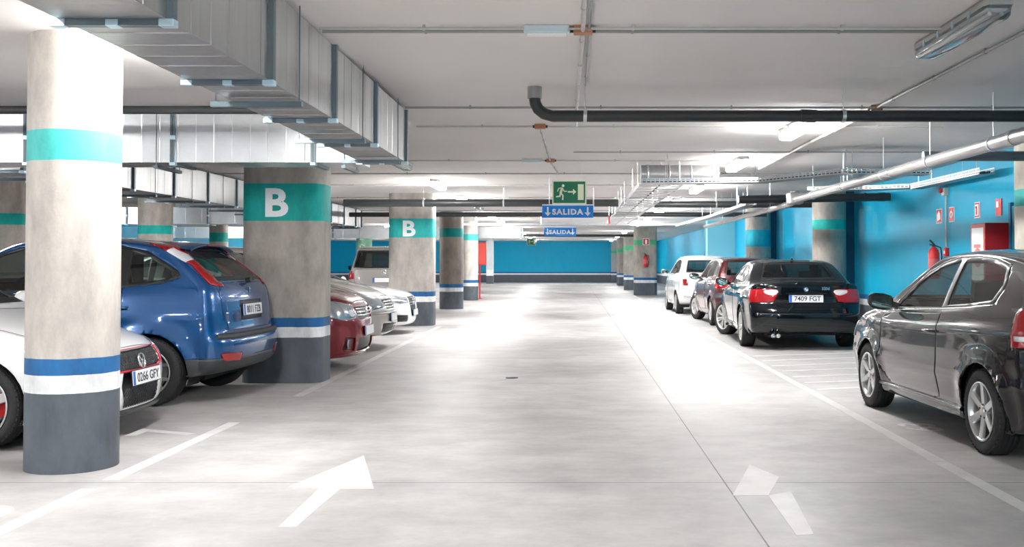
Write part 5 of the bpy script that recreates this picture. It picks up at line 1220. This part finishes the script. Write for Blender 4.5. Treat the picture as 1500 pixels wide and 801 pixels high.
# conduits: thin tubes clipped to the ceiling
def conduit(label, pts, r=.011, m=None, clips=0, name='conduit'):
    p0 = Vector(pts[0]); b = MB(); pp = [Vector(p)-p0 for p in pts]; b.tube(pp, r, 8)
    tot = sum((q-p).length for p, q in zip(pp, pp[1:]))
    if clips:
        for p, q in zip(pp, pp[1:]):
            n = int((q-p).length/clips)
            for k in range(n):
                c = p+(q-p)*((k+.5)/max(n, 1)); d = (q-p).normalized(); b.bar(c-d*.008, c+d*.008, r+.005, 8)
                b.box(c.x-.008, c.x+.008, c.y-.008, c.y+.008, c.z, H-p0.z-.002)
    o = b.build(name, m or conduit_m); o.location = p0; return tag(o, label, 'conduit')
zc = H-.025
conduit('upper of two thin conduits crossing the ceiling nearest to the viewer', [(-1.6, 6.42, zc), (2.35, 6.42, zc)], .009, conduit_l, 1.1)
conduit('lower of two thin conduits crossing the ceiling nearest to the viewer', [(-1.6, 6.5, zc), (2.35, 6.5, zc)], .011, conduit_m, 1.1)
for (y, xa, xb, w, mm) in ((9.7, -1.6, 4.6, 'just in front of the long black drain pipe', conduit_m), (11.05, -1.7, 4.0, 'just behind the long black drain pipe', conduit_l), (13.6, 0, 5.0, 'with a drop at its left end, above the spiral duct', conduit_m),
                        (14.75, -2.4, 2.4, 'with a small orange box, third behind the black drain pipe', conduit_l), (16.9, -6, 4.4, 'above the green exit sign', conduit_m), (19.4, -6, 2.5, 'in front of the thick dark pipe', conduit_l), (23.2, -6, 4.4, 'behind the thick dark pipe', conduit_m), (29, -8, 4, 'above the second hanging arrows sign', conduit_m)):
    conduit('thin conduit crossing the ceiling '+w, [(xa, y, zc), (xb, y, zc)], .01, mm, 1.2)
conduit('light conduit running lengthwise along the ceiling over the lane centre', [(.06, 1.0, zc-.01), (.06, 6.3, zc-.01), (.03, 9.6, zc-.01), (.03, 10.9, zc-.01)], .014, conduit_l, .8)
conduit('thin conduit running lengthwise beside the light one', [(.1, 1.0, zc), (.1, 8.5, zc)], .008, conduit_m, .8)
conduit('brownish conduit running lengthwise towards the green exit sign', [(-.36, 11.2, zc), (-.34, 14.7, zc), (-.25, 17, zc)], .012, conduit_m, .6)
conduit('long conduit running lengthwise below the ceiling at the right', [(2.88, 2.5, zc), (2.88, 9.7, zc)], .013, conduit_m, 1.0)
conduit('light conduit running lengthwise past the glowing lamp on the right', [(2.9, 9.8, zc), (2.9, 16, zc)], .02, conduit_l, 1.0)
def jbox(x, y, label, wd=.06):
    r = empty('junction_box', (x, y, H)); tag(r, label, 'junction box')
    b = MB(); b.box(-wd, wd, -.045, .045, -.05, 0); b.build('box_body', copperbox, r, .006); b = MB()
    for s in (-1, 1): b.bar((s*wd, 0, -.026), (s*(wd+.02), 0, -.026), .016, 8)
    b.build('cable_gland', rubber, r)
jbox(.06, 6.46, 'orange junction box on the ceiling beside the slim emergency light'); jbox(-.36, 11.05, 'reddish junction box behind the elbow of the black drain pipe'); jbox(-.33, 14.75, 'small orange junction box above the green exit sign'); jbox(2.88, 9.75, 'orange junction box behind the black drain pipe at the right', .05)
def elight(x, y, label):
    r = empty('emergency_light', (x, y, H)); tag(r, label, 'emergency light'); b = MB(); b.box(-.145, .145, -.05, .05, -.05, 0); b.build('housing', mat('elight_white', (.62, .72, .76), .4), r, .012)
    b = MB(); b.box(-.125, .125, -.035, .035, -.06, -.05); b.build('diffuser', white_s, r, .004)
elight(-.17, 6.46, 'slim white emergency light on the ceiling near the top centre'); elight(-.6, 14.75, 'slim white emergency light on the ceiling left of the small orange box')

# ------------------------------------------------------------------ cable trays
def tray(label, path, wdt, h=.06, rung=.3, style='ladder', rods=(), cables=2):
    p0 = Vector(path[0]); root = empty('cable_tray', p0); tag(root, label, 'cable tray')
    pts = [Vector(p)-p0 for p in path]; rails = [[], []]
    for i, p in enumerate(pts):
        d = (pts[min(i+1, len(pts)-1)]-pts[max(i-1, 0)]).normalized(); s = Vector((d.y, -d.x, 0)).normalized()
        rails[0].append(p-s*wdt/2); rails[1].append(p+s*wdt/2)
    for rl_ in rails:
        b = MB()
        for a, c in zip(rl_, rl_[1:]):
            u = Vector((0, 0, 1)); d = (c-a).normalized(); s = Vector((d.y, -d.x, 0))*.0015
            if style == 'ladder':
                b.add([a-s, a+s, c+s, c-s, a-s+u*h, a+s+u*h, c+s+u*h, c-s+u*h], [(0,3,2,1),(4,5,6,7),(0,1,5,4),(1,2,6,5),(2,3,7,6),(3,0,4,7)])
            else:   # slotted side: strips top, middle, bottom and posts between
                for (q0, q1) in ((0, .2), (.4, .55), (.8, 1)):
                    b.add([a-s+u*h*q0, a+s+u*h*q0, c+s+u*h*q0, c-s+u*h*q0, a-s+u*h*q1, a+s+u*h*q1, c+s+u*h*q1, c-s+u*h*q1], [(0,3,2,1),(4,5,6,7),(0,1,5,4),(1,2,6,5),(2,3,7,6),(3,0,4,7)])
                n = int((c-a).length/.06)
                for k in range(n+1):
                    p = a+d*(k*.06); q = p+d*.018; b.add([p-s, p+s, q+s, q-s, p-s+u*h, p+s+u*h, q+s+u*h, q-s+u*h], [(0,3,2,1),(4,5,6,7),(0,1,5,4),(1,2,6,5),(2,3,7,6),(3,0,4,7)])
        b.build('side_rail', galv_b, root)
    for (a, c, a2, c2) in zip(rails[0], rails[0][1:], rails[1], rails[1][1:]):
        if style == 'ladder':
            n = max(1, int((c-a).length/rung))
            for k in range(n):
                p = a+(c-a)*((k+.5)/n); q = a2+(c2-a2)*((k+.5)/n); b = MB(); b.bar(p+Vector((0, 0, .01)), q+Vector((0, 0, .01)), .009, 6); b.build('rung', galv_b, root)
        else:
            b = MB(); u = Vector((0, 0, .003)); b.add([a, a2, c2, c, a+u, a2+u, c2+u, c+u], [(0,3,2,1),(4,5,6,7),(0,1,5,4),(1,2,6,5),(2,3,7,6),(3,0,4,7)]); b.build('tray_bottom', galv, root)
    for k in range(cables):
        t = (k+1)/(cables+1); b = MB(); b.tube([rails[0][i]+(rails[1][i]-rails[0][i])*(t+.03*math.sin(i*3+k))+Vector((0, 0, .03)) for i in range(len(pts))], .012, 6); b.build('cable', rubber, root)
    for (x, y) in rods:
        for s in (-1, 1):
            b = MB(); b.bar((x+s*wdt/2*(1 if abs(pts[1].y) > abs(pts[1].x) else 0)-p0.x, y+s*wdt/2*(0 if abs(pts[1].y) > abs(pts[1].x) else 1)-p0.y, 0), (x+s*wdt/2*(1 if abs(pts[1].y) > abs(pts[1].x) else 0)-p0.x, y+s*wdt/2*(0 if abs(pts[1].y) > abs(pts[1].x) else 1)-p0.y, H-p0.z), .004, 5); b.build('threaded_rod', galv_b, root)
    return root
tray('wide ladder cable tray running lengthwise under the ceiling, right of the hanging signs', [(1.25, 14.6, 2.45), (1.25, 18, 2.45), (1.25, 22, 2.45), (1.25, 26, 2.45), (1.25, 30.5, 2.45)], .62, .06, .52, cables=1, rods=[(1.25, y) for y in (15, 16.3, 17.6, 18.9, 20.2, 21.5, 23, 25, 27)])
tray('bright cable tray crossing to the right below the spiral duct', [(.95, 14.3, 2.45), (2.6, 14.2, 2.46), (3.5, 13.2, 2.49), (4.6, 13.3, 2.49)], .3, .07, .1, 'slot', rods=[(1.3, 14.28), (2.5, 14.2), (3.6, 13.35)])
tray('slotted cable tray fixed along the right wall above the fire signs', [(5.5, 13.6, 2.53), (5.5, 14.6, 2.53), (5.5, 16.4, 2.53)], .2, .09, .15, 'slot', rods=[(5.5, 14.2), (5.5, 16)])
tray('cable tray joining the silver pipes to the wall tray', [(3.75, 16.4, 2.5), (4.6, 16.2, 2.5), (5.25, 15.95, 2.51)], .4, .06, .15, 'slot', rods=[(4.3, 16.25)])
tray('long narrow cable tray beside the silver pipe towards the far end', [(3.3, 19.0, 2.42), (3.3, 24, 2.42), (3.1, 30, 2.42)], .2, .06, .25, 'slot', rods=[(3.3, 20), (3.3, 22), (3.25, 25)])
tray('cable tray crossing the lane far behind the hanging signs', [(-4, 31.5, 2.5), (0, 31.5, 2.5), (3.5, 31.5, 2.5)], .3, .07, .4, rods=[(-3, 31.5), (-1, 31.5), (2, 31.5)])

# ------------------------------------------------------------------ hanging signs
def pic_man(b, cx, cz, s):
    """running figure made of limbs in the (x, z) plane"""
    def limb(pts, w):
        for (a, c) in zip(pts, pts[1:]):
            d = Vector((c[0]-a[0], 0, c[1]-a[1])); nn = Vector((-d.z, 0, d.x)).normalized()*w*s/2; A = Vector((cx+a[0]*s, 0, cz+a[1]*s)); C = Vector((cx+c[0]*s, 0, cz+c[1]*s)); e = d.normalized()*w*s*.35
            b.add([A-nn-e, C-nn+e, C+nn+e, A+nn-e, A-nn-e+Vector((0, .003, 0)), C-nn+e+Vector((0, .003, 0)), C+nn+e+Vector((0, .003, 0)), A+nn-e+Vector((0, .003, 0))], [(0, 3, 2, 1), (4, 5, 6, 7), (0, 1, 5, 4), (1, 2, 6, 5), (2, 3, 7, 6), (3, 0, 4, 7)])
    limb([(.08, .62), (-.04, .22)], .22); limb([(-.04, .22), (.16, -.05), (.14, -.4)], .13); limb([(-.04, .22), (-.12, -.1), (-.42, -.14)], .13)
    limb([(.1, .64), (.3, .34), (.5, .36)], .09); limb([(.04, .66), (-.22, .62), (-.32, .36)], .09)
    b.lathe([(0, 0), (.13*s, 0), (.13*s, .003), (0, .003)], 20, 'y', (cx+.17*s, 0, cz+.86*s))
def arrow_poly(cx, cz, s, ang):
    P = [(-.5, -.09), (.1, -.09), (.1, -.36), (.5, 0), (.1, .36), (.1, .09), (-.5, .09)]; c, q = math.cos(ang), math.sin(ang)
    return [(cx+(x*c-z*q)*s, cz+(x*q+z*c)*s) for x, z in P]
def exit_sign(x, y, zb, w, h, label, rods=True):
    r = empty('exit_sign', (x, y, zb)); tag(r, label, 'exit sign')
    boxobj('sign_panel', cream, -w/2, w/2, 0, .012, 0, h, parent=r); e = w*.035
    g = boxobj('green_field', green_s, -w/2+e, w/2-e, -.003, .001, e, h-e, parent=r)
    b = MB(); pic_man(b, -w*.24, h*.38, h*.46); b.xf(Matrix.Translation((0, -.006, 0))); b.build('running_figure', cream, r)
    b = MB(); b.prism(arrow_poly(w*.08, h*.52, w*.25, 0), -.006, -.003, 'y'); b.build('arrow', cream, r)
    boxobj('door_symbol', cream, w*.25, w*.42, -.006, -.003, h*.18, h*.84, parent=r)
    if rods:
        for s in (-1, 1): b = MB(); b.bar((s*w*.36, .006, h), (s*w*.36, .006, H-zb), .003, 5); b.build('hanging_wire', galv_b, r)
def salida(x, y, zb, w, h, label):
    r = empty('way_out_sign', (x, y, zb)); tag(r, label, 'hanging sign', 'blue hanging way out signs')
    boxobj('sign_panel', blue_s, -w/2, w/2, 0, .02, 0, h, parent=r, bevel=.003)
    boxobj('top_strip', white_s, -w/2, w/2, -.004, .024, h, h+.02, parent=r)
    tm = text_mesh('sign_text', 'SALIDA', h*.62, white_s, r, h*.03, .004, Matrix.Translation((0, -.004, h*.48)) @ Matrix.Rotation(PI/2, 4, 'X'), sx=1.08, space=1.18)
    for s in (-1, 1):
        b = MB(); b.prism(arrow_poly(s*w*.39, h*.5, h*.74, -PI/2), -.005, -.001, 'y'); b.build('down_arrow', white_s, r)
        b = MB(); b.bar((s*w*.36, .01, h), (s*w*.36, .01, H-zb), .003, 5); b.build('hanging_wire', galv_b, r)
exit_sign(-.06, 15, 2.21, .5, .35, 'green and cream running man sign hanging over the lane, nearest of the signs')
salida(-.10, 18, 2.145, .9, .215, 'larger blue sign with the word SALIDA and two arrows, right under the green sign')
salida(-.375, 28.7, 2.1, .9, .24, 'smaller blue sign with the word SALIDA, behind and below the larger one')
exit_sign(-1.97, 48, 2.18, .42, .33, 'tiny green exit sign far away in front of the blue wall')
r = empty('flag_sign', (.87, 25, 2.3)); tag(r, 'small red sign seen edge-on beside the ladder cable tray', 'sign'); boxobj('sign_panel', red_s, -.02, .02, -.15, .15, 0, .2, parent=r); b = MB(); b.bar((0, 0, .2), (0, 0, H-2.3), .004, 5); b.build('hanging_wire', galv_b, r)

# ------------------------------------------------------------------ fire equipment
def extinguisher(x, y, zt, R0, label, face='-x', s=1.0):
    r = empty('fire_extinguisher', (x, y, zt-.52*s)); tag(r, label, 'fire extinguisher')
    b = MB(); b.lathe([(0, 0), (R0*.9, 0), (R0, .02), (R0, .34*s), (R0*.85, .39*s), (R0*.4, .425*s), (R0*.3, .43*s), (0, .43*s)], 28, 'z'); b.build('cylinder', red_s, r)
    b = MB(); b.lathe([(0, .42*s), (.022*s, .42*s), (.022*s, .47*s), (0, .47*s)], 12, 'z'); b.bar((0, 0, .47*s), (-.06*s, -.02, .52*s), .012*s, 8); b.bar((0, 0, .455*s), (-.06*s, -.02, .46*s), .01*s, 8); b.build('valve', blackpipe, r)
    b = MB(); b.tube([(.02, .01, .45*s), (R0+.03, .02, .42*s), (R0+.045, .02, .3*s), (R0+.03, .01, .12*s), (R0+.01, 0, .06*s)], .009*s, 8); b.build('hose', rubber, r)
    b = MB(); b.lathe([(R0+.001, .12*s), (R0+.001, .27*s)], 28, 'z'); b.build('paper_label', mat('ext_label', (.6, .12, .12), .5), r)
    return r
extinguisher(5.56, 15.8, 1.70, .085, 'red fire extinguisher on the right wall, left of the red alarm button', s=1.15)
extinguisher(3.03, 42.9, 1.76, .1, 'red fire extinguisher mounted on the wide far column', s=1.1)
def wallpt(px, py): y = XW*F/(px-CX); return (XW, y, HC+(CY-py)/F*y)
def wall_sign(px0, px1, py0, py1, kind, label):
    _, ya, zt = wallpt(px1, py0); _, yb, _ = wallpt(px0, py0); ym = (ya+yb)/2; zt = HC+(CY-py0)/F*ym; zb = HC+(CY-py1)/F*ym
    r = empty('fire_sign', (XW, ym, zb)); tag(r, label, 'fire sign'); w = yb-ya; h = zt-zb
    boxobj('sign_panel', white_s if kind != 'solid' else red_s, -.012, -.002, -w/2, w/2, 0, h, parent=r)
    fr = boxobj('red_field', red_s, -.015, -.011, -w/2+w*.06, w/2-w*.06, h*.05, h*.95, parent=r)
    b = MB()
    if kind == 'bottle': b.box(-.019, -.015, -w*.3, w*.3, h*.14, h*.86)
    if kind == 'hose': b.lathe([(w*.14, -.019), (w*.3, -.019), (w*.3, -.015), (w*.14, -.015)], 20, 'x', (0, 0, h*.5))
    if kind == 'hand': b.prism([(-w*.3, h*.3), (w*.25, h*.15), (w*.3, h*.6), (0, h*.85), (-w*.25, h*.7)], -.019, -.015, 'x')
    if kind == 'solid': b.box(-.019, -.015, -w*.05, w*.3, h*.5, h*.85)
    b.build('symbol', white_s, r)
    if kind == 'bottle': b = MB(); b.box(-.022, -.019, -w*.12, w*.12, h*.2, h*.6); b.bar((-.0205, 0, h*.6), (-.0205, 0, h*.74), w*.08, 8); b.build('bottle_symbol', red_s, r)
wall_sign(1373, 1381, 306, 327, 'hand', 'leftmost red and white fire sign on the blue wall, left of the grey conduit')
wall_sign(1391.5, 1399, 303, 325, 'hose', 'red sign with a white ring on the blue wall, right of the grey conduit')
wall_sign(1429, 1437, 296, 319, 'bottle', 'white sign with red frame above the red hose cabinet')
wall_sign(1460, 1469, 291, 316, 'solid', 'rightmost solid red fire sign, above the right end of the hose cabinet')
r = empty('hose_cabinet', (XW, 13.75, 1.0)); tag(r, 'red fire hose cabinet with a glass front on the right wall, above the graphite hatchback', 'hose cabinet')
boxobj('cabinet_body', red_d, -.31, 0, -.24, .24, 0, .88, parent=r, bevel=.004)
boxobj('cabinet_door', red_s, -.318, -.31, -.235, .235, .01, .87, parent=r); boxobj('door_glass', white_s, -.322, -.318, -.19, .2, .08, .82, parent=r)
b = MB(); b.lathe([(0, -.326), (.13, -.326), (.13, -.322), (0, -.322)], 24, 'x', (0, .0, .42)); b.box(-.326, -.322, -.1, .12, .55, .6); b.build('hose_picture', mat('hose_pink', (.7, .2, .2), .5), r)
b = MB(); b.bar((-.327, .19, .45), (-.327, .19, .5), .008, 8); b.build('cabinet_handle', blackpipe, r)
r = empty('hose_cabinet', (-3.47, 38.4, 0)); tag(r, 'tall red hose cabinet on a thin red post, left of the lane far away', 'hose cabinet')
boxobj('cabinet_body', red_s, -.2, .2, -.12, .12, 1.27, 2.12, parent=r, bevel=.01); boxobj('cabinet_door', mat('cabinet_pale_red', (.72, .08, .06), .35), -.17, .18, -.13, -.12, 1.31, 2.08, parent=r)
b = MB(); b.bar((-.04, 0, 0), (-.04, 0, 1.27), .03, 12); b.lathe([(.1, 0), (.1, .02), (0, .02)], 16, 'z', (-.04, 0, 0)); b.build('post', red_s, r)
_, ya, _z = wallpt(1389, 300)
r = empty('alarm_sounder', (XW, ya, 2.4)); tag(r, 'grey and red fire alarm sounder on the right wall, on top of the grey conduit', 'alarm sounder')
b = MB(); b.box(-.08, 0, -.06, .06, -.02, .1); b.build('sounder_body', mat('sounder_grey', (.45, .5, .45), .5), r, .012); b = MB(); b.lathe([(0, 0), (.04, 0), (.035, .04), (0, .05)], 16, 'x', (-.13, 0, .06)); b.build('red_lens', red_s, r)
o = conduit('grey conduit dropping down the right wall between sounder and alarm button', [(XW-.03, ya, 2.38), (XW-.03, ya, 1.6)], .014, conduit_l); 
r = empty('alarm_button', (XW, ya, 1.45)); tag(r, 'small red fire alarm button box on the right wall', 'alarm button'); boxobj('box_body', red_s, -.06, 0, -.05, .05, 0, .13, parent=r, bevel=.006); boxobj('button_face', white_s, -.064, -.06, -.025, .025, .04, .09, parent=r)
r = empty('fire_sign', (3.05, 42.98, 2.1)); tag(r, 'small red extinguisher sign on the green band of the wide far column', 'fire sign'); boxobj('sign_panel', white_s, -.14, .14, -.012, 0, 0, .28, parent=r); boxobj('red_field', red_s, -.12, .12, -.016, -.012, .02, .26, parent=r); boxobj('symbol', white_s, -.04, .04, -.02, -.016, .05, .22, parent=r)
_, yb_, _z = wallpt(1187, 355)
# ------------------------------------------------------------------ the cars
def put(root, x, y, deg, label, cat='car', scale=(1, 1, 1)):
    root.location = (x, y, 0); root.rotation_euler = (0, 0, math.radians(deg)); root.scale = scale; tag(root, label, cat); return root
if CARS:
    put(polo(), 3.65, 8.5, 92.6, 'graphite three-door hatchback at the right edge, nearest car on the right', scale=(.97, 1, 1))
    put(saloon(), 3.66, 18.05, 88, 'black four-door saloon with plate 7409 FGT, seen from behind')
    put(maroon(), 3.79, 23.5, 91, 'dark red hatchback parked ahead of the black saloon')
    put(fiat(), 3.53, 28.6, 91, 'small rounded white car, farthest one on the right')
    put(golf(), -5.57, 8.2, 0, 'white sporty hatchback with a red-lined grille behind the nearest column')
    put(focus(), -5.36, 10.58, 177.8, 'blue hatchback with its rear to the lane, beside the wide letter B column')
    put(dacia(), -4.77, 13.35, 0, 'red hatchback with its nose to the lane, just past the letter B column', scale=(1, 1, 1.03))
    put(nissan(), -5.15, 16.5, 0, 'silver-beige family car between the red hatchback and the white coupe', scale=(1, 1, 1.09))
    put(audi(), -5.33, 19.9, 0, 'white coupe with four rings in its grille, in front of the second letter B column')
    mb_ = put(mercedes(), -4.97, 27.38, 98, 'grey off-roader seen from behind, beyond the white coupe')
    bk = copy_tree(mb_); put(bk, -8.8, 21.9, 0, 'black tall car whose dark roof shows over the blue hatchback')
    for o in [bk]+kids(bk):
        if o.type == 'MESH' and o.data.materials and o.data.materials[0] == M_('paint_grey'):
            o.data = o.data.copy(); o.data.materials[0] = M_('paint_black')

# ------------------------------------------------------------------ camera, render settings
cd = bpy.data.cameras.new('camera'); cam = bpy.data.objects.new('camera', cd); COL.objects.link(cam); sc.camera = cam
cd.sensor_fit = 'HORIZONTAL'; cd.sensor_width = 36; cd.lens = 36*F/1500; cd.clip_end = 200; cd.clip_start = .05
pit = math.radians(1.2)
cam.location = (0, 0, HC); cam.rotation_euler = (PI/2+pit, 0, 0)
cd.shift_x = (750-CX)/1500; oc = CY-F*math.tan(pit); cd.shift_y = -(400.5-oc)/1500
w = bpy.data.worlds.new('world'); sc.world = w; w.use_nodes = True; w.node_tree.nodes['Background'].inputs[0].default_value = (.02, .02, .02, 1)
sc.view_settings.view_transform = 'Standard'; sc.view_settings.look = 'None'; sc.view_settings.gamma = 1; sc.view_settings.exposure = EXPO; sc.view_settings.use_curve_mapping = False
sc.cycles.use_denoising = True; sc.cycles.max_bounces = 8; sc.cycles.diffuse_bounces = 5; sc.cycles.glossy_bounces = 4; sc.cycles.transparent_max_bounces = 12; sc.cycles.sample_clamp_indirect = 8
sc.cycles.caustics_reflective = False; sc.cycles.caustics_refractive = False
